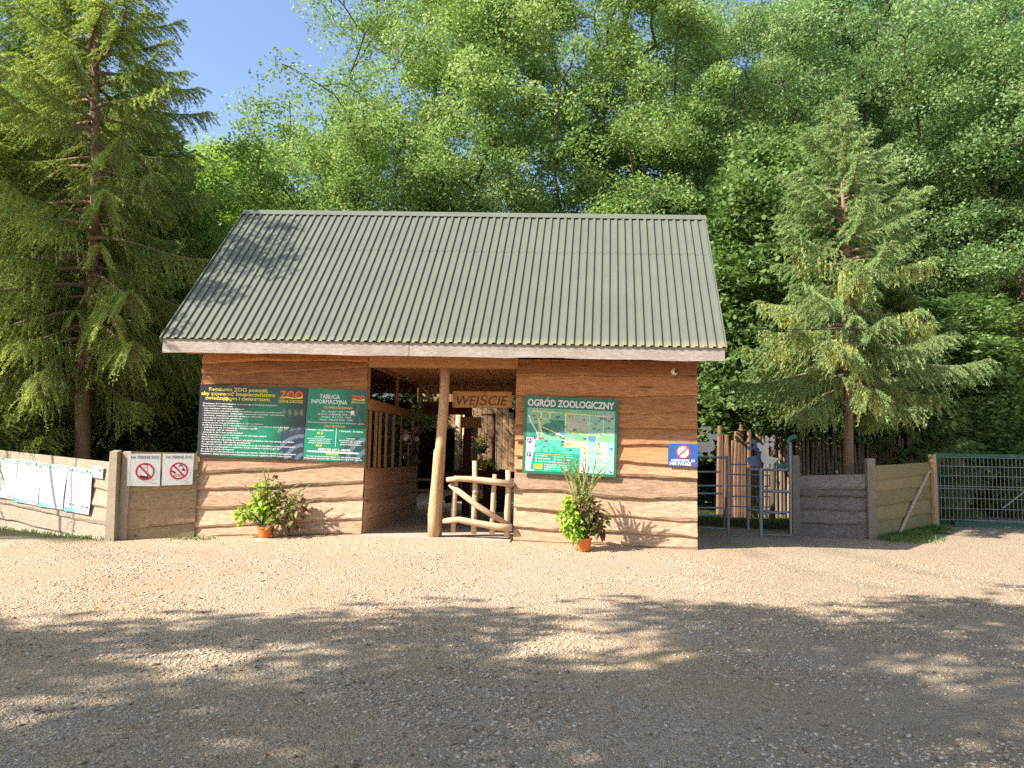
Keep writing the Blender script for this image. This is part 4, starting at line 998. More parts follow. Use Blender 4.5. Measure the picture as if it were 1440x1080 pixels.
# the barn at the end of the passage
t_ = thing('barn', (-4.5, 18, 0), 'barn of vertical boards with a dark doorway, seen through the entrance passage', 'barn')
mb = MB(); x = -6.75
while x < -1.7:
    w = rp.uniform(.16, .26); xc = x+w/2
    zt = 4.75 if xc < -3.9 else 4.75-(xc+3.9)*1.02
    if not (-6.42 < xc < -4.86):
        mb.box(x, x+w-.02, 18+rp.uniform(0, .035), 18.06, 0, zt)
    else: mb.box(x, x+w-.015, 18+rp.uniform(0, .035), 18.06, 2.62, zt)
    x += w
mb.build('wall', M['barn'], t_)
mb = MB(); mb.box(-6.75, -6.65, 18.08, 24, 0, 4.2); mb.box(-6.65, -1.7, 24, 24.1, 0, 2.3); mb.build('rear_wall', M['brown_fence'], t_)
mb = MB()
for s in (0, 1):
    a = [(-3.85, 4.95), (-1.2, 2.27)] if s else [(-3.85, 4.95), (-7.1, 4.95)]
    (xa, za), (xb, zb_) = a; mb.hexa([(xa,17.6,za),(xb,17.6,zb_),(xb,24.4,zb_),(xa,24.4,za),(xa,17.6,za+.09),(xb,17.6,zb_+.09),(xb,24.4,zb_+.09),(xa,24.4,za+.09)] if s else [(xb,17.6,zb_),(xa,17.6,za),(xa,24.4,za),(xb,24.4,zb_),(xb,17.6,zb_+.09),(xa,17.6,za+.09),(xa,24.4,za+.09),(xb,24.4,zb_+.09)])
mb.build('roof', M['concrete_g'], t_)
for x in (-4.72, -4.42):
    mb = MB(); mb.tube([(x, 17.88, -.05), (x+.03, 17.88, 1.5), (x+.05, 17.88, 3.3)], [.15, .14, .13], 9, wob=.15); mb.build('door_post', M['rail'], t_, smooth=True)
mb = MB(); mb.box(-6.5, -4.6, 17.9, 17.97, 2.6, 2.75); mb.build('door_lintel', M['rail'], t_)
# bench in front of the barn door
t_ = thing('bench', (-6.0, 15.5, 0), 'simple orange wooden bench in front of the dark barn doorway', 'bench')
c_ = aty(586, 673, 15.5); d_ = aty(611, 675, 15.5)
mb = MB(); mb.box(c_.x-1.2, d_.x, 15.3, 15.7, c_.z-.06, c_.z); mb.build('seat', M['trim_x'], t_)
for x in (c_.x-1.0, c_.x-.1, d_.x-.12):
    mb = MB(); mb.box(x, x+.09, 15.35, 15.65, -.05, c_.z-.065); mb.build('leg', M['trim'], t_)
mb = MB(); mb.box(c_.x-1.0, d_.x-.1, 15.48, 15.53, .12, .2); mb.build('stretcher', M['trim_x'], t_)
# pink notice, hanging basket and flowers in the yard behind
pn = Panel([(647.5, 629.5), (662, 630), (662, 638.5), (648, 638)], facade(15.0), .02)
s_ = thing('pink_notice', pn.P(.5, 1), 'small pink arrow-shaped notice seen through the passage on the barn side', 'sign')
mb = MB(); pn.slab(mb); mb.build('plate', plain('pink_plate', (.55, .20, .28), .5), s_)
mb = MB(); pn.text(mb, 'MINI ZOO', .5, .65, .35, .003, width=.8); mb.build('lettering', M['white_l'], s_)
mb = MB(); p = pn.P(.3, 1, -.03); mb.tube([(p.x, p.y+.03, -.05), (p.x, p.y+.03, p.z+.2)], .035, 7); mb.build('pole', M['rail'], s_)
# cable
mb = MB(); cp = [(1012, 461.5, .3), (1080, 462.5, 1.2), (1150, 463.3, 2), (1220, 462.8, 3), (1290, 461, 4), (1365, 457.5, 5), (1445, 452.5, 6), (1600, 441, 8)]
mb.tube([aty(a, b, y) for a, b, y in cp], .009, 5); tag(mb.build('overhead_cable', M['black']), 'thin black cable strung from the roof corner to the right across the spruce', 'cable')
mb = MB(); p = aty(1019, 455, .3); mb.tube([(2.62, .3, p.z+.02), (2.62, .3, p.z-.28)], .02, 8); mb.build('cable_bracket', M['galv'], house)
# ------------------------------------------------------------------ foliage generators
def quads_from(C, D, U, L, W, fold=.25):
    """leaf diamonds: centre C, direction D, side U, length L, width W -> verts, quads"""
    n = len(C); N = np.cross(D, U)
    L = L[:, None]; W = W[:, None]
    a = C-D*L*.5; b = C+D*L*.5; l = C+U*W*.5-N*W*fold*.5-D*L*.08; r = C-U*W*.5-N*W*fold*.5-D*L*.08
    V = np.stack([a, r, b, l], 1).reshape(-1, 3); Q = np.arange(n*4).reshape(-1, 4)
    return V, Q
def unit(v): return v/np.maximum(1e-9, np.linalg.norm(v, axis=-1, keepdims=True))
def rand_frames(g, n, flat=.6, droop=0.0):
    D = g.normal(size=(n, 3)); D[:, 2] = D[:, 2]*flat-droop; D = unit(D)
    N = g.normal(size=(n, 3))*.7; N[:, 2] += .8; U = unit(np.cross(N, D)); return D, U

def seg_tubes(P0, P1, R0, R1, n=5):
    P0, P1 = np.array(P0), np.array(P1); R0, R1 = np.array(R0), np.array(R1); m = len(P0)
    d = unit(P1-P0); ref = np.where(np.abs(d[:, 2:3]) > .9, np.array([[1., 0, 0]]), np.array([[0, 0, 1.]])); a = unit(np.cross(d, ref)); b = np.cross(d, a)
    t = np.arange(n)*2*np.pi/n
    ring = a[:, None]*np.cos(t)[None, :, None]+b[:, None]*np.sin(t)[None, :, None]
    V = np.concatenate([P0[:, None]+ring*R0[:, None, None], P1[:, None]+ring*R1[:, None, None]], 1).reshape(-1, 3)
    base = np.arange(m)[:, None]*2*n; k = np.arange(n); k2 = (k+1) % n
    Q = np.stack([base+k, base+k2, base+n+k2, base+n+k], -1).reshape(-1, 4)
    return V, Q

def deciduous(seed, trunks, ells, n_att, leaves, leaf, spread=.42, flat=.55, shell=.6, tip=.010, droop=.1, expo=2.4, spray=None, minz=-.55, pad=None):
    """trunks: list of polylines; ells: (cx,cy,cz,rx,ry,rz,weight)"""
    g = np.random.default_rng(seed); w = np.array([e[6] for e in ells], float); w /= w.sum()
    att = []
    for e, cnt in zip(ells, (w*n_att).astype(int)):
        k = 0
        while k < cnt:
            d = g.normal(size=3); d /= (np.abs(d)**expo).sum()**(1/expo)
            r_ = g.uniform(.82, 1.0) if g.random() < shell else g.uniform(.25, .85)
            if d[2]*r_ < minz: continue
            bump_ = 1+.22*noise.noise(Vector(d*2.0)+Vector((seed, 0, 0)))
            c_ = np.array(e[:3])+d*np.array(e[3:6])*r_*bump_
            if pad:
                sz = pad[1]*g.uniform(.6, 1.35)
                for _ in range(pad[0]): att.append(c_+g.normal(size=3)*np.array([1, 1, .30])*sz*.55); k += 1
            else: att.append(c_); k += 1
    att = np.array(att)
    nodes = []; par = []; 
    for tr in trunks:
        tr = [np.array(p, float) for p in tr]; prev = -1
        for a, b in zip(tr, tr[1:]):
            k = max(1, int(np.linalg.norm(b-a)/.5))
            for i in range(k):
                nodes.append(a+(b-a)*i/k); par.append(prev); prev = len(nodes)-1
        nodes.append(tr[-1]); par.append(prev)
    root_z = min(n_[2] for n_ in nodes)
    N = np.zeros((len(nodes)+(n_att+60)*30, 3)); cnt = len(nodes); N[:cnt] = nodes
    plen = np.zeros(len(N))
    for i in range(cnt):
        if par[i] >= 0: plen[i] = plen[par[i]]+np.linalg.norm(N[i]-N[par[i]])
    c0 = N[:cnt].mean(0)
    order = np.argsort(np.linalg.norm((att-c0)*np.array([1, 1, .6]), axis=1)); tips = []
    zmin = root_z + .28*(N[:cnt, 2].max()-root_z)
    for ai in order:
        p = att[ai]; dd = np.linalg.norm(N[:cnt]-p, axis=1)
        cost = dd+.22*plen[:cnt]+np.where(N[:cnt, 2] > p[2]+.2, 1.5*(N[:cnt, 2]-p[2]), 0)+np.where(N[:cnt, 2] < zmin, 50, 0)
        j = int(np.argmin(cost)); a = N[j]; L = dd[j]; k = max(1, int(L/.45)); sag = np.array([0, 0, .12*L]); last = j
        pr = a
        for i in range(1, k+1):
            t = i/k; q = a+(p-a)*t+sag*math.sin(math.pi*t)+g.normal(size=3)*.05*(t < 1)
            if cnt >= len(N): break
            N[cnt] = q; par.append(last); plen[cnt] = plen[last]+np.linalg.norm(q-pr); pr = q; last = cnt; cnt += 1
        tips.append(last)
    rad = np.zeros(cnt); acc = np.zeros(cnt)
    for i in range(cnt-1, -1, -1):
        if acc[i] == 0: acc[i] = tip**2.25
        if par[i] >= 0: acc[par[i]] += acc[i]
    rad = acc**(1/2.25)
    idx = np.array([i for i in range(cnt) if par[i] >= 0]); pi = np.array([par[i] for i in idx])
    bV, bQ = seg_tubes(N[pi], N[idx], np.minimum(rad[pi], rad[idx]*1.35), rad[idx], 5)
    # leaves in flattened sprays round each tip and the last stretch of its twig
    T = N[np.array(tips)]; T2 = N[np.array([par[t] for t in tips])]
    per = leaves//len(T); sp = spray or spread
    S = g.normal(size=(len(T), per, 3)); S = S/np.maximum(1, np.linalg.norm(S, axis=2, keepdims=True)/1.7)
    S *= np.array([spread, spread, spread*flat])*g.uniform(.65, 1.35, (len(T), 1, 1))
    tt = g.random((len(T), per, 1))**1.5
    C = (T[:, None]*(1-tt*.6)+T2[:, None]*tt*.6+S); C[..., 2] -= droop*(np.linalg.norm(S[..., :2], axis=2)**2)/spread
    C = C.reshape(-1, 3); n = len(C)
    # arrange along small pinnate rows: jitter clusters share directions
    D, U = rand_frames(g, n, .55, .15)
    Lf = leaf*g.uniform(.7, 1.35, n); lV, lQ = quads_from(C, D, U, Lf, Lf*g.uniform(.45, .7, n))
    return (bV, bQ), (lV, lQ)
def tree_thing(name, parts, mats, loc, label, rot=0, s=1.0, cat='tree', group=None, tn=('trunk', 'crown')):
    t_ = thing(name, loc, label, cat, group); t_.rotation_euler.z = rot; t_.scale = (s, s, s) if not isinstance(s, tuple) else s
    for (V, Q), m, nm in zip(parts, mats, tn):
        me = V if Q is None else np_mesh(nm, V, Q)
        me.materials.clear(); me.materials.append(m)
        o = bpy.data.objects.new(nm, me); col.objects.link(o); o.parent = t_
    return t_
def again(src, loc, rot, s, label, group=None, mats=None, name=None, cat=None):
    t_ = copy_tree(src); t_.location = loc; t_.rotation_euler.z = rot; t_.scale = (s, s, s) if not isinstance(s, tuple) else s
    t_['label'] = label
    if group: t_['group'] = group
    elif 'group' in t_: del t_['group']
    if name: t_.name = name
    if cat: t_['category'] = cat
    if mats:
        for ch in t_.children:
            m = mats[0] if ch.name.split('.')[0] in ('trunk', 'stems') else mats[1]
            if m is not None: ch.material_slots[0].link = 'OBJECT'; ch.material_slots[0].material = m
    return t_

def conifer(seed, H, rmax, z0, nb, twigs=11, per=20, nl=.055, nw=.012, droop=.35, hang=.6, bend=(0, 0), shape=1.0, trunk_r=.14, up=.15, catk=0.0, irregular=.25, gap=None, tw=.30):
    g = np.random.default_rng(seed)
    tx = lambda z: np.array([bend[0]*(z/H)**2+.05*math.sin(z*.9+seed), bend[1]*(z/H)**2+.04*math.cos(z*.7), z])
    P0, P1, R0, R1 = [], [], [], []; k = 26
    for i in range(k):
        za, zb = H*i/k, H*(i+1)/k; P0.append(tx(za)); P1.append(tx(zb)); R0.append(trunk_r*(1-za/H)**.8*(1.25 if i == 0 else 1)+.008); R1.append(trunk_r*(1-zb/H)**.8+.008)
    C, D, U, L, W = [], [], [], [], []; cC = []
    for b in range(nb):
        f = (b+g.random())/nb; z = z0+(H-z0)*f**1.05*.985; h = (z-z0)/(H-z0)
        prof = (1-h)**shape*(.55+.45*min(1, (h+.05)/.18)); Lb = rmax*prof*g.uniform(1-irregular, 1+irregular*.8)+.18
        if gap and g.random() < gap: Lb *= .35
        az = b*2.399+g.uniform(-.4, .4); dr = np.array([math.cos(az), math.sin(az), 0]); base = tx(z)
        nseg = max(5, int(Lb/.22)); pts = []
        elev = up+.5*h+g.uniform(-.1, .1)
        for i in range(nseg+1):
            s = i/nseg; zz_ = Lb*(elev*s - droop*(1-h*.7)*2.0*s**1.6*(1-.45*s) + .10*s**4)
            pts.append(base+dr*Lb*s*(1-.06*s)+np.array([0, 0, zz_])+np.array([-dr[1], dr[0], 0])*.05*Lb*math.sin(s*3+b))
        pts = np.array(pts); r0 = .012+.012*Lb
        for i in range(nseg):
            P0.append(pts[i]); P1.append(pts[i+1]); R0.append(r0*(1-i/nseg)+.003); R1.append(r0*(1-(i+1)/nseg)+.003)
        side = np.array([-dr[1], dr[0], 0]); nt = max(4, int(twigs*Lb/1.6))
        for j in range(nt):
            s = .12+.88*(j+g.random())/nt; 
            if s < .3 and h < .6 and g.random() < .55: continue
            q = s*nseg; i0 = min(nseg-1, int(q)); p = pts[i0]+(pts[i0+1]-pts[i0])*(q-i0); fw = unit(pts[i0+1]-pts[i0])
            for sg in (-1, 1):
                lt = min(.75, tw+.16*Lb)*(1-.55*s)*g.uniform(.6, 1.25)+.08
                hh = hang*(1-h*.55)*g.uniform(.5, 1.3)
                d0 = unit(fw*(.75+.3*g.random())+side*sg*g.uniform(.45, .95)+np.array([0, 0, -.1]))
                n_ = max(5, int(per*lt/.4)); t_ = g.random(n_)[:, None]
                path = p+d0*lt*t_+np.array([0, 0, -1])*hh*lt*t_**1.6
                td = unit(d0[None]+np.array([[0, 0, -1.]])*hh*1.6*t_**.6)
                nd = unit(td*.9+g.normal(size=(n_, 3))*.55)
                C.append(path+nd*nl*.45); D.append(nd); U.append(unit(np.cross(nd, g.normal(size=(n_, 3))))); L.append(nl*g.uniform(.7, 1.3, n_)*1.6); W.append(nw*g.uniform(.8, 1.3, n_)*(1+0*t_[:, 0]))
                P0.append(p); P1.append(p+d0*lt*.9+np.array([0, 0, -1])*hh*lt*.8); R0.append(.004); R1.append(.0015)
                if catk and h < .42 and .3 < s < .95 and b % 5 < 3 and g.random() < catk:
                    m_ = 22; t2 = g.random(m_)[:, None]; st = p+d0*lt*g.uniform(.2, 1); ln = g.uniform(.22, .5)
                    cC.append(st+np.array([[0, 0, -1.]])*ln*t2+g.normal(size=(m_, 3))*.015)
        # leader tufts
    n_ = 140; t_ = g.random(n_)[:, None]; a = tx(H*.93); b_ = tx(H)+np.array([0, 0, .25]); nd = unit(np.array([[0, 0, .5]])+g.normal(size=(n_, 3))*.6)
    C.append(a+(b_-a)*t_+nd*.04); D.append(nd); U.append(unit(np.cross(nd, g.normal(size=(n_, 3))))); L.append(np.full(n_, nl*1.5)); W.append(np.full(n_, nw))
    C, D, U = np.concatenate(C), np.concatenate(D), np.concatenate(U); L, W = np.concatenate(L), np.concatenate(W)
    out = [seg_tubes(P0, P1, R0, R1, 6), quads_from(C, D, U, L, W, .1)]
    if cC:
        cC = np.concatenate(cC); n_ = len(cC); d = unit(np.array([[0, 0, -1.]])+g.normal(size=(n_, 3))*.35)
        out.append(quads_from(cC, d, unit(np.cross(d, g.normal(size=(n_, 3)))), np.full(n_, .075), np.full(n_, .026), .1))
    print('conifer', seed, len(C)); return out

SUN = Vector((1.06, .60, -1.0))
T0 = __import__('time').time()
at = lambda px, Y, z=None: Vector((aty(px, 640, Y).x, Y, gz(aty(px, 640, Y).x, Y)-.05))

# ---- the big locusts behind the house
pa = deciduous(3, [[(0, 0, 0), (.15, 0, 2.5), (.1, .1, 5), (-.6, .2, 8), (-1.2, .1, 12)], [(0, .1, 1.2), (.6, 0, 4), (1.2, 0, 7.5), (1.9, 0, 12)], [(.1, -.1, 2.2), (-.7, -.4, 4.5), (-1.9, -.8, 7.2), (-2.8, -1, 9.5)], [(.1, 0, 3), (.4, -.8, 6), (.5, -1.4, 10)]],
               [(-.3, 0, 11.6, 5.3, 4.2, 7.0, 1)], 560, 185000, .100, spread=.42, flat=.45, shell=.78, tip=.017, droop=.3, minz=-.55, pad=(3, 1.4))
L1 = tree_thing('locust_tree', pa, [M['bark_g'], M['locust']], at(820, 11.2), 'tallest yellow-green locust tree with forked dark stems, rising behind the ridge right of centre', .3, (1.0, 1.0, 1.0))
pb = deciduous(8, [[(0, 0, 0), (-.1, 0, 3), (.3, 0, 6), (.9, 0, 11)], [(0, 0, 2), (-.9, 0, 5), (-2.3, .1, 8.5), (-3.2, 0, 11)], [(0, 0, 2.6), (.5, -.6, 5), (1.8, -1.2, 8)]],
               [(1.7, 0, 10.4, 3.8, 3.7, 6.1, .7), (-1.9, -.4, 8.4, 3.4, 3.2, 4.1, .3)], 560, 195000, .096, spread=.42, flat=.45, shell=.68, tip=.015, droop=.3, minz=-.72, pad=(3, 1.4))
L2 = tree_thing('locust_tree', pb, [M['bark_g'], M['locust']], at(552, 11.3), 'broad bright yellow-green locust tree behind the left half of the roof ridge', 0, (1.05, 1.05, 1.12))
print('locusts', __import__('time').time()-T0)
again(L1, at(985, 15), 2.1, (.95, .95, 1.02), 'shaded bluish-green locust tree behind the right end of the roof', mats=[None, M['locust_r']])
again(L2, at(1290, 15.5), 3.4, 1.22, 'tall cool-green locust tree rising behind the pale spruce on the right', mats=[None, M['locust_r']])
again(L1, at(1500, 13.0), 4.2, 1.05, 'cool-green locust tree with a slanting bare limb, at the right edge of the photo', mats=[None, M['locust_r']])
again(L2, at(1130, 22), 1.0, 1.12, 'distant locust tree seen between the maple top and the pale spruce', mats=[None, M['locust_r']])
pc = deciduous(14, [[(0, 0, 0), (.1, 0, 4), (-.1, 0, 8), (.1, 0, 11.5)]], [(0, 0, 8.2, 2.5, 2.3, 4.6, 1)], 260, 60000, .13, spread=.42, flat=.6, shell=.5, tip=.010, minz=-.9)
B1 = tree_thing('birch_tree', pc, [M['bark_p'], M['broad']], at(228, 8.6), 'slim pale-stemmed birch with its thin top against the blue sky, left of the roof', 0, .83)
again(B1, at(302, 25), 1.3, (1.7, 1.7, 1.38), 'second slim birch-like tree top just left of the roof ridge end')
again(B1, at(350, 21), 2.6, (1.7, 1.7, 1.25), 'bright leafy young tree touching the left end of the roof')
again(B1, at(160, 20), 4, (1.4, 1.4, 1.0), 'hazy green tree top far behind the left spruces')
# ---- maple beside the roof
pm = deciduous(21, [[(0, 0, 0), (.1, 0, 3), (0, .1, 6), (0, 0, 9.8)]], [(0, 0, 6.2, 2.15, 2.1, 4.9, 1)], 260, 42000, .165, spread=.36, flat=.6, shell=.55, tip=.010, droop=.4, minz=-.72)
MP = tree_thing('maple_tree', pm, [M['bark_g'], M['maple']], at(1085, 7.6), 'dark green broad-leaved maple growing beside the right end of the roof', 0, (1, 1, 1.0))
again(MP, at(1010, 10.5), 2, (.95, .95, .70), 'lower broad-leaved maple half hidden behind the right roof edge')
again(MP, at(1330, 11.0), 4, (1.1, 1.1, .62), 'dark maple behind the lower boughs of the pale spruce')
# ---- spruces
ps = conifer(2, 16.5, 3.2, 3.2, 165, twigs=26, per=40, nl=.055, nw=.0165, gap=.14, droop=.52, hang=1.15, bend=(-1.0, .3), shape=.75, trunk_r=.17, irregular=.45, tw=.26)
S1 = tree_thing('spruce_tree', ps, [M['bark'], M['spruce']], at(116, 2.6), 'tall spruce with a bare sunlit reddish trunk standing behind the left fence', 0, 1.0)
pt = conifer(5, 11.5, 2.5, .6, 185, twigs=26, per=38, nl=.055, nw=.0175, droop=.42, hang=.95, bend=(0, .2), shape=.62, trunk_r=.13, irregular=.3, tw=.34)
S2 = tree_thing('spruce_tree', pt, [M['bark'], M['spruce']], at(-62, 2.3), 'dense bright green spruce with hanging boughs at the left edge of the photo', 1.0, (1.08, 1.08, .84))
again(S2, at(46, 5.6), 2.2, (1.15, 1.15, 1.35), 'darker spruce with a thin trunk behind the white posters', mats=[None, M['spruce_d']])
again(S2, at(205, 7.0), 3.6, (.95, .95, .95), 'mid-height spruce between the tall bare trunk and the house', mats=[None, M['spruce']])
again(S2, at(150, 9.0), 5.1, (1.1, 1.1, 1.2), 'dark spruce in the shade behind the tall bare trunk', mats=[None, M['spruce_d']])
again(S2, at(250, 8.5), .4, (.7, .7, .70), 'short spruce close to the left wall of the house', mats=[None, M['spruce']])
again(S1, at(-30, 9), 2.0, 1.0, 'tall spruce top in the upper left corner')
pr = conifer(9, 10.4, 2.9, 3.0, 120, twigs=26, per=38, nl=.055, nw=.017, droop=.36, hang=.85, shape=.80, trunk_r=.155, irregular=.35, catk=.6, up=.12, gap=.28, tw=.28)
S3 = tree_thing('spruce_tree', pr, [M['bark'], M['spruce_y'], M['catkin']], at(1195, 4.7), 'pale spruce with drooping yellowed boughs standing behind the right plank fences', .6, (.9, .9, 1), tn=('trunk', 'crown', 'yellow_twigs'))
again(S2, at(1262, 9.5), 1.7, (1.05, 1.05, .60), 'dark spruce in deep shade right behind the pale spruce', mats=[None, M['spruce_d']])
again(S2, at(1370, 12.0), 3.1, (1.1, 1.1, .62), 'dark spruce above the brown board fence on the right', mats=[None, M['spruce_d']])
print('conifers', __import__('time').time()-T0)
# ---- understorey
pu = deciduous(31, [[(0, 0, 0), (.1, 0, 1.0), (0, 0, 2.2)], [(0, 0, .1), (-.8, 0, 1.6)], [(0, 0, .1), (.8, .2, 1.7)]], [(0, 0, 1.7, 1.9, 1.6, 1.9, 1)], 110, 17000, .13, spread=.36, flat=.8, shell=.5, tip=.008, minz=-.95)
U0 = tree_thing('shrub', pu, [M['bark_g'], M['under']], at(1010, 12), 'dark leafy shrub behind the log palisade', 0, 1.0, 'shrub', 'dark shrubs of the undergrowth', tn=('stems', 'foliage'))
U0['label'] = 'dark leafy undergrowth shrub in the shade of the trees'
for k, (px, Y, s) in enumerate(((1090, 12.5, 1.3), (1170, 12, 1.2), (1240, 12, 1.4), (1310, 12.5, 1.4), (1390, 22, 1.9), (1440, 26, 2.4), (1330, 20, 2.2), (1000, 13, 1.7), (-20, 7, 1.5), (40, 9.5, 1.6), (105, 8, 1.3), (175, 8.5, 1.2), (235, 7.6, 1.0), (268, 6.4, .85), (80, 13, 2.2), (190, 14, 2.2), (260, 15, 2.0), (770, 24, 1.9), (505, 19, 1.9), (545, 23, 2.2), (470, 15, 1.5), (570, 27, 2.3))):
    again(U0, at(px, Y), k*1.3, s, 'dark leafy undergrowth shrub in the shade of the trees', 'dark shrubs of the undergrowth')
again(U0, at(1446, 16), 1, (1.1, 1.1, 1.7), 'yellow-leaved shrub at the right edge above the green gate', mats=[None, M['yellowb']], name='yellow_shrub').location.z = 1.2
again(U0, at(1414, 17.5), 2, (.42, .42, .72), 'bright green climbing shrub beside the pinkish shed', mats=[None, M['broad']], name='climbing_shrub')
# ---- far wall of trees
for k, (px, Y, s, src) in enumerate(((60, 30, 1.25, L2), (210, 32, .98, L2), (400, 30, .85, L1), (560, 34, .8, L1), (1050, 34, .85, L2), (1230, 32, 1.3, L1), (1400, 30, 1.3, L2), (1560, 26, 1.3, L1), (1190, 25, 1.35, L1), (1320, 23, 1.3, L2), (1490, 21, 1.35, L2), (-120, 24, 1.2, L1))):
    again(src, at(px, Y), k*1.9, s, 'green tree of the forest far behind the zoo', 'forest trees far behind', mats=[None, M['locust_r'] if px > 850 else M['locust']])
# ---- trees beside and behind the viewpoint whose crowns shade the yard
sh = deciduous(40, [[(0, 0, 0), (.1, .3, 3), (0, 1.4, 6), (.2, 3, 10)], [(0, .3, 3), (1.2, 1.5, 6), (2.4, 3.4, 8.6)], [(0, .3, 3.4), (-1.2, 1.6, 6.2), (-2.2, 3.6, 8.8)]], [(0, 3, 10, 4.6, 4.3, 3.2, 1)], 110, 15000, .22, spread=.46, flat=.5, shell=.45, tip=.012)
def shade(tx, ty, h, s, rot, label, first=[None]):
    """crown centre 9.2*s up; its shadow is centred on (tx, ty)"""
    H = 10*s; o = Matrix.Rotation(rot, 3, "Z") @ Vector((0, 3*s, 0)); loc = Vector((tx-SUN.x*H-o.x, ty-SUN.y*H-o.y, -.05))
    if first[0] is None: first[0] = tree_thing('shade_tree', sh, [M['bark_g'], M['broad']], loc, label, rot, s); return first[0]
    return again(first[0], loc, rot, s, label)
for k, (tx, ty, s, lb) in enumerate(((-7.2, -11.4, 1.0, 'leftmost'), (-.6, -9.4, .98, 'second'), (6.2, -8.0, 1.1, 'third'), (3.0, -15.6, 1.05, 'fourth'), (12.2, -5.6, 1.1, 'fifth'), (-6, -18, 1.1, 'sixth'))):
    shade(tx, ty, 0, s, (.3, -.25, .1, -.3, .25, 0)[k], f'{lb} of the leafy trees around the viewpoint that shade the yard')
sd_ = shade(0, 0, 0, 1.0, 0, 'slender off-frame tree left of the fence whose leaf shadows fall on the left boards'); sd_.scale = (.55, .55, 1.0); sd_.location = (-14.0, -3.3, -.05)
print('trees', __import__('time').time()-T0)

# ------------------------------------------------------------------ potted plants
def leaf_blades(g, C, D, L, Wd, bendz=.25):
    """broad ovate leaves of 6 quads with a centre fold"""
    n = len(C); up = np.array([0, 0, 1.]); U = unit(np.cross(D, up+g.normal(size=(n, 3))*.5)); N = unit(np.cross(U, D))
    prof = [(0, .02), (.25, .42), (.55, .5), (.8, .3), (1, .02)]
    V = []
    for s, w in prof:
        c = C+D*(L*s)[:, None]-up*(L*bendz*s*s)[:, None]
        V += [c-U*(Wd*w)[:, None]+N*(Wd*w*.35)[:, None], c, c+U*(Wd*w)[:, None]+N*(Wd*w*.35)[:, None]]
    V = np.stack(V, 1).reshape(-1, 3); base = (np.arange(n)*15)[:, None]; Q = []
    for j in range(4):
        for i in range(2): Q.append(np.concatenate([base+j*3+i, base+j*3+i+1, base+j*3+i+4, base+j*3+i+3], 1))
    return V, np.stack(Q, 1).reshape(-1, 4)
def potted(loc, label, seed, lime, dark, spikes, r=.135, h=.21):
    g = np.random.default_rng(seed); t_ = thing('potted_plant', loc, label, 'potted plant'); X, Y, Z = loc
    mb = MB(); mb.lathe([(.001, 0), (r*.72, 0), (r*.95, h*.86), (r*1.06, h*.86), (r*1.08, h), (r*.97, h), (r*.93, h*.9), (.001, h*.88)], loc, 26); po = mb.build('pot', M['pot'], t_)
    mb = MB(); mb.lathe([(.001, h*.90), (r*.9, h*.885)], loc, 16); mb.build('soil', M['soil'], po)
    top = np.array([X, Y, Z+h*.9]); stems = MB()
    def mass(nm, blobs, n, size, mat):
        Cs, Ds = [], []
        for (cx, cy, cz, rx, rz, wgt) in blobs:
            m_ = int(n*wgt); P = g.normal(size=(m_, 3)); P = P/np.linalg.norm(P, axis=1, keepdims=True)*(g.random((m_, 1))**.4)
            c = np.array([X+cx, Y+cy, Z+cz]); C = c+P*np.array([rx, rx*.8, rz]); Cs.append(C); d = P+g.normal(size=(m_, 3))*.45; d[:, 2] -= .35; Ds.append(unit(d))
            for i in range(0, m_, 7):
                a = top+g.normal(size=3)*.03; e = C[i]; stems.tube([a, (a+e)/2+np.array([0, 0, .05]), e], [.008, .006, .004], 5, caps=False)
        C, D = np.concatenate(Cs), np.concatenate(Ds); L = size*g.uniform(.6, 1.35, len(C))
        mesh_obj(nm, np_mesh(nm, *leaf_blades(g, C, D, L, L*g.uniform(.6, .8, len(C)))), mat, t_)
    mass('lime_leaves', lime, 290, .09, M['lime']); mass('maroon_leaves', dark, 250, .10, M['maroon'])
    Cs, Ds = [], []
    for (sx, sy, sz, ex, ey, ez) in spikes:
        a = np.array([X+sx, Y+sy, Z+sz]); b = np.array([X+ex, Y+ey, Z+ez]); mid = (a+b)/2+np.array([(ex-sx)*-.12, 0, .06])
        stems.tube([top, (top+a)/2+np.array([0, 0, .04]), a, mid, b], [.007, .006, .005, .004, .003], 5, caps=False)
        n_ = int(170*np.linalg.norm(b-a)/.3); tt = g.random((n_, 1))**.8; P = a*(1-tt)**2+2*mid*tt*(1-tt)+b*tt**2+g.normal(size=(n_, 3))*.012*(1.15-tt); Cs.append(P); Ds.append(unit(g.normal(size=(n_, 3))+np.array([0, 0, .6])))
    C, D = np.concatenate(Cs), np.concatenate(Ds); n_ = len(C)
    mesh_obj('seed_spikes', np_mesh('seed_spikes', *quads_from(C, D, unit(np.cross(D, g.normal(size=(n_, 3)))), np.full(n_, .026), np.full(n_, .013))), M['spike'], t_)
    stems.build('stems', M['grass'], t_)
    return t_
p = atz(821, 779, -.035); p.y = -.62; p.x = aty(821, 779, -.62).x; zg = gz(p.x, p.y)
gs = np.random.default_rng(4)
spk = lambda n, x0, x1, zt, sp: [(gs.uniform(x0*.35, x1*.35), gs.uniform(-.08, .08), gs.uniform(.62, .78), gs.uniform(x0, x1), gs.uniform(-.15, .15), zt*gs.uniform(.82, 1.03)) for _ in range(n)]
potted((p.x, p.y, zg), 'orange pot of lime and maroon coleus with tall seed spikes below the zoo map', 4,
       [(-.27, -.05, .55, .17, .24, .5), (-.18, -.08, .34, .18, .20, .3), (-.22, 0, .80, .10, .12, .2)], [(.10, 0, .60, .20, .26, .5), (.24, -.04, .42, .16, .18, .3), (.02, -.1, .75, .16, .12, .2)], spk(24, -.5, .38, 1.52, .1))
p = aty(372, 757, -.36); zg = gz(p.x, -.36)
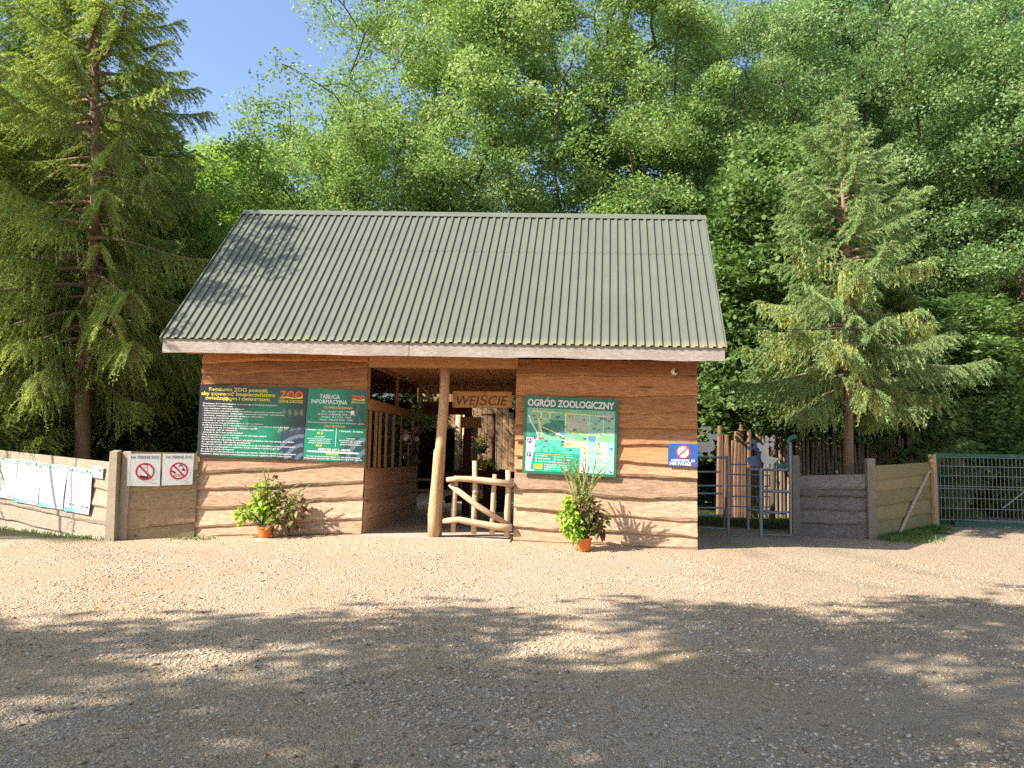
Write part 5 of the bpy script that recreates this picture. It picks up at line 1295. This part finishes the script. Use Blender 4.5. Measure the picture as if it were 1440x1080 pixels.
potted((p.x, -.36, zg), 'orange pot of leggy lime and maroon coleus sprawling beneath the left boards', 6,
       [(-.12, 0, .72, .14, .32, .35), (-.38, 0, .40, .18, .14, .3), (.05, 0, .50, .16, .3, .3)], [(.12, 0, .80, .18, .26, .35), (.46, 0, .55, .28, .26, .4), (.30, 0, .30, .30, .14, .2)],
       [(.02, 0, .7, -.10, 0, 1.24), (.0, 0, .75, .02, 0, 1.22), (-.12, 0, .5, -.42, 0, .92), (.2, 0, .7, .32, 0, 1.0), (.3, 0, .5, .78, 0, .95), (.3, 0, .4, .86, -.05, .68), (.1, 0, .5, .62, .05, 1.0), (-.2, 0, .4, -.5, 0, .62)])
# a flat stone under the left pot
mb = MB(); mb.lathe([(.001, .03), (.16, .025), (.20, .0), (.18, -.05)], (p.x+.03, -.40, zg-.02), 9)
tag(mb.build('flat_stone', M['slab'], loc=(p.x, -.4, zg)), 'flat pale stone under the left flower pot', 'stone')

# ------------------------------------------------------------------ mugs hanging on the lattice
mug_cols = [('cream', (.62, .58, .50)), ('black', (.02, .02, .02)), ('rust red', (.30, .06, .03)), ('brown', (.16, .07, .03)), ('dusty pink', (.45, .18, .18)), ('dark green', (.03, .09, .05))]
mm = {n: plain(n.replace(' ', '_')+'_glaze', c, .3, nvar=.05) for n, c in mug_cols}
rk = random.Random(12); cnt = {}
rack = thing('mug_rack', (XI+.05, 3.2, 1.28), 'thin wire rack hung inside the lattice opening carrying small mugs', 'rack')
mb = MB()
for y in (2.75, 3.05, 3.35, 3.65, 3.95, 4.25): mb.tube([(XI+.06, y, 1.28), (XI+.06, y, 2.38)], .006, 5)
mb.build('wires', M['black'], rack)
def mug(x, y, z, r_, rot, cn):
    t_ = thing('hanging_mug', (x, y, z), '%s mug hanging in the cluster at the passage window' % cn, 'mug', '%s mugs hanging at the passage window' % cn)
    mb = MB(); mb.lathe([(.001, 0), (r_*.9, 0), (r_, r_*.3), (r_, r_*1.9), (r_*.88, r_*1.9), (r_*.85, r_*.2), (.001, r_*.15)], (x, y, z), 14); mb.build('cup', mm[cn], t_, smooth=True)
    mb = MB(); mb.tube([(x+r_*.95*math.cos(rot), y+r_*.95*math.sin(rot), z+r_*1.6), (x+r_*1.7*math.cos(rot), y+r_*1.7*math.sin(rot), z+r_*1.3), (x+r_*1.7*math.cos(rot), y+r_*1.7*math.sin(rot), z+r_*.7), (x+r_*.95*math.cos(rot), y+r_*.95*math.sin(rot), z+r_*.4)], r_*.14, 6); mb.build('handle', mm[cn], t_, smooth=True)
for k in range(34):
    y = 2.75+.3*rk.randrange(6)+rk.uniform(-.05, .05); z = rk.uniform(1.3, 2.2) if k % 3 else rk.uniform(1.9, 2.25)
    mug(XI+.06+.075, y, z, rk.uniform(.045, .065), rk.uniform(0, 6.28), rk.choice(mug_cols)[0])

# ------------------------------------------------------------------ flowers at the end of the passage
def flowers(loc, label, mat, n, r_, name='flower_basket', pot=True):
    g = np.random.default_rng(n); t_ = thing(name, loc, label, 'flowers'); c = np.array(loc)
    P = g.normal(size=(n, 3))*np.array([r_, r_, r_*.7])*.6; D, U = rand_frames(g, n)
    V, Q = quads_from(c+P+np.array([0, 0, r_*.6]), D, U, np.full(n, .09), np.full(n, .06)); mesh_obj('leaves', np_mesh('leaves', V, Q), M['broad'], t_)
    m_ = n//3; P = g.normal(size=(m_, 3))*np.array([r_, r_, r_*.7])*.62; D, U = rand_frames(g, m_)
    V, Q = quads_from(c+P+np.array([0, -.05, r_*.7]), D, U, np.full(m_, .085), np.full(m_, .075)); mesh_obj('blossoms', np_mesh('blossoms', V, Q), mat, t_)
    if pot:
        mb = MB(); mb.lathe([(.001, -.2), (r_*.4, -.2), (r_*.6, .02), (.001, 0)], loc, 14); mb.build('pot', M['soil'], t_)
    return t_
q = aty(678, 628, 9.0); fb = flowers((q.x, 9.0, q.z), 'hanging basket of red flowers and trailing green behind the dark post', M['petal_r'], 170, .24)
mb = MB()
for dx in (-.1, .1): mb.tube([(q.x+dx, 9, q.z), (q.x, 9, q.z+.95)], .008, 5)
mb.build('chains', M['black'], fb)
mb = MB(); mb.tube([(q.x+.35, 9.05, -.05), (q.x+.33, 9.05, q.z+1.0)], .05, 8); mb.tube([(q.x+.33, 9.0, q.z+.95), (q.x-.05, 9.0, q.z+.95)], .03, 8); mb.build('pole', M['post_dark'], fb)
q = aty(681, 659, 7.2); flowers((q.x, 7.2, q.z-.05), 'clump of yellow flowers above the dark railing in the rear yard', M['petal'], 220, .22, 'yellow_flowers', False)
mb = MB(); mb.tube([(q.x, 7.2, -.05), (q.x, 7.2, q.z)], .03, 7); mb.build('stake', M['post_dark'], [o for o in col.objects if o.name == 'yellow_flowers'][0])
q = aty(678, 700, 6.6); flowers((q.x, 6.6, .22), 'low clump of yellow and green flowers on the ground behind the dark railing', M['petal'], 200, .24, 'ground_flowers', False)

# ------------------------------------------------------------------ grass and weeds at the fence feet
def tufts(spots, n, h, name, label):
    g = np.random.default_rng(len(spots)*7+n); Cs, Ds, Ls = [], [], []
    for (x, y, r_, k) in spots:
        m_ = int(n*k); a = g.normal(size=(m_, 2))*r_; z = np.array([gz(x+i, y+j) for i, j in a])
        L = h*g.uniform(.4, 1.2, m_); d = unit(np.stack([g.normal(size=m_)*.5, g.normal(size=m_)*.5, np.ones(m_)], 1)); Cs.append(np.stack([x+a[:, 0], y+a[:, 1], z], 1)+d*L[:, None]*.45); Ds.append(d); Ls.append(L)
    C, D, L = np.concatenate(Cs), np.concatenate(Ds), np.concatenate(Ls)
    V, Q = quads_from(C, D, unit(np.cross(D, g.normal(size=C.shape))), L, np.full(len(L), .012)+L*.08); tag(mesh_obj(name, np_mesh(name, V, Q), M['grass']), label, 'grass', kind='stuff')
sp_ = [(PL.x+(PA.x-PL.x)*t+.0, PL.y+(PA.y-PL.y)*t-.10, .07, .3+.9*(t > .75 and t < .85)) for t in np.linspace(0, .97, 14)]
tufts(sp_, 60, .09, 'grass', 'thin green grass and weeds growing along the foot of the left fence')
tufts([(QD.x+.25+(QE.x-QD.x)*t, QD.y-.12+(QE.y-QD.y)*t, .16, 1) for t in np.linspace(0, .85, 12)]+[(QD.x+.5, QD.y-.3, .25, 1.6), (QD.x+1.0, QD.y+.2, .25, 1.6)], 170, .11, 'grass', 'low green weeds in the shade at the foot of the olive fence')
tufts([(-6.95+.2*i, -.42-.02*i, .10, .5) for i in range(4)], 70, .07, 'grass', 'sparse grass between the short fence and the house corner')
# forest floor cover seen through the gates
g = np.random.default_rng(77); sp_ = [(g.uniform(2.5, 9.5), g.uniform(5.6, 7.7), .35, .6) for _ in range(50)]+[(g.uniform(-16, -7.4), g.uniform(1.6, 9), .4, 1) for _ in range(70)]
tufts(sp_, 50, .16, 'grass', 'dark low ground plants on the woodland floor')
# fallen leaves and twigs on the gravel
g = np.random.default_rng(5); n = 520; x = g.uniform(-8, 8, n); y = g.uniform(-10.5, -.7, n); z = np.array([gz(a, b) for a, b in zip(x, y)])+.012
D = unit(np.stack([g.normal(size=n), g.normal(size=n), g.normal(size=n)*.15], 1)); V, Q = quads_from(np.stack([x, y, z], 1), D, unit(np.cross(D, np.array([[0, 0, 1.]])+g.normal(size=(n, 3))*.2)), g.uniform(.02, .055, n), g.uniform(.015, .035, n))
t = NT('fallen_leaves'); t.base(t.ramp(island(t), [(0, (.12, .05, .02)), (.5, (.28, .12, .03)), (.8, (.35, .22, .04)), (1, (.10, .18, .04))])); t.set(Roughness=.8); M['fallen'] = t.m
tag(mesh_obj('fallen_leaves', np_mesh('fallen_leaves', V, Q), M['fallen']), 'scattered brown and yellow fallen leaves on the gravel', 'leaves', kind='stuff')

# ------------------------------------------------------------------ light
w = bpy.data.worlds.new('World'); sc.world = w; w.use_nodes = True
nt = w.node_tree; bg = nt.nodes['Background']; sky = nt.nodes.new('ShaderNodeTexSky'); sky.sky_type = 'NISHITA'; sky.sun_disc = False
el = math.atan2(1, math.hypot(SUN.x, SUN.y)); sky.sun_elevation = el; sky.sun_rotation = math.atan2(-SUN.x, -SUN.y)
sky.air_density = 1.0; sky.dust_density = 2.0; sky.ozone_density = 2.0; sky.altitude = 300
nt.links.new(sky.outputs[0], bg.inputs[0]); bg.inputs[1].default_value = .13
sd = bpy.data.lights.new('sun', 'SUN'); sd.energy = 5.0; sd.angle = R(.5); sd.color = (1, .94, .84)
so = bpy.data.objects.new('sun', sd); col.objects.link(so); so.rotation_mode = 'QUATERNION'; so.rotation_quaternion = SUN.to_track_quat('-Z', 'Y'); so.location = (-20, -5, 25)
sc.view_settings.view_transform = 'Standard'; sc.view_settings.look = 'None'; sc.view_settings.gamma = 1; sc.view_settings.exposure = 1.2; sc.cycles.use_denoising = False
sc.cycles.max_bounces = 5; sc.cycles.diffuse_bounces = 3; sc.cycles.glossy_bounces = 2; sc.cycles.transmission_bounces = 3; sc.cycles.transparent_max_bounces = 8; sc.cycles.caustics_reflective = False; sc.cycles.caustics_refractive = False
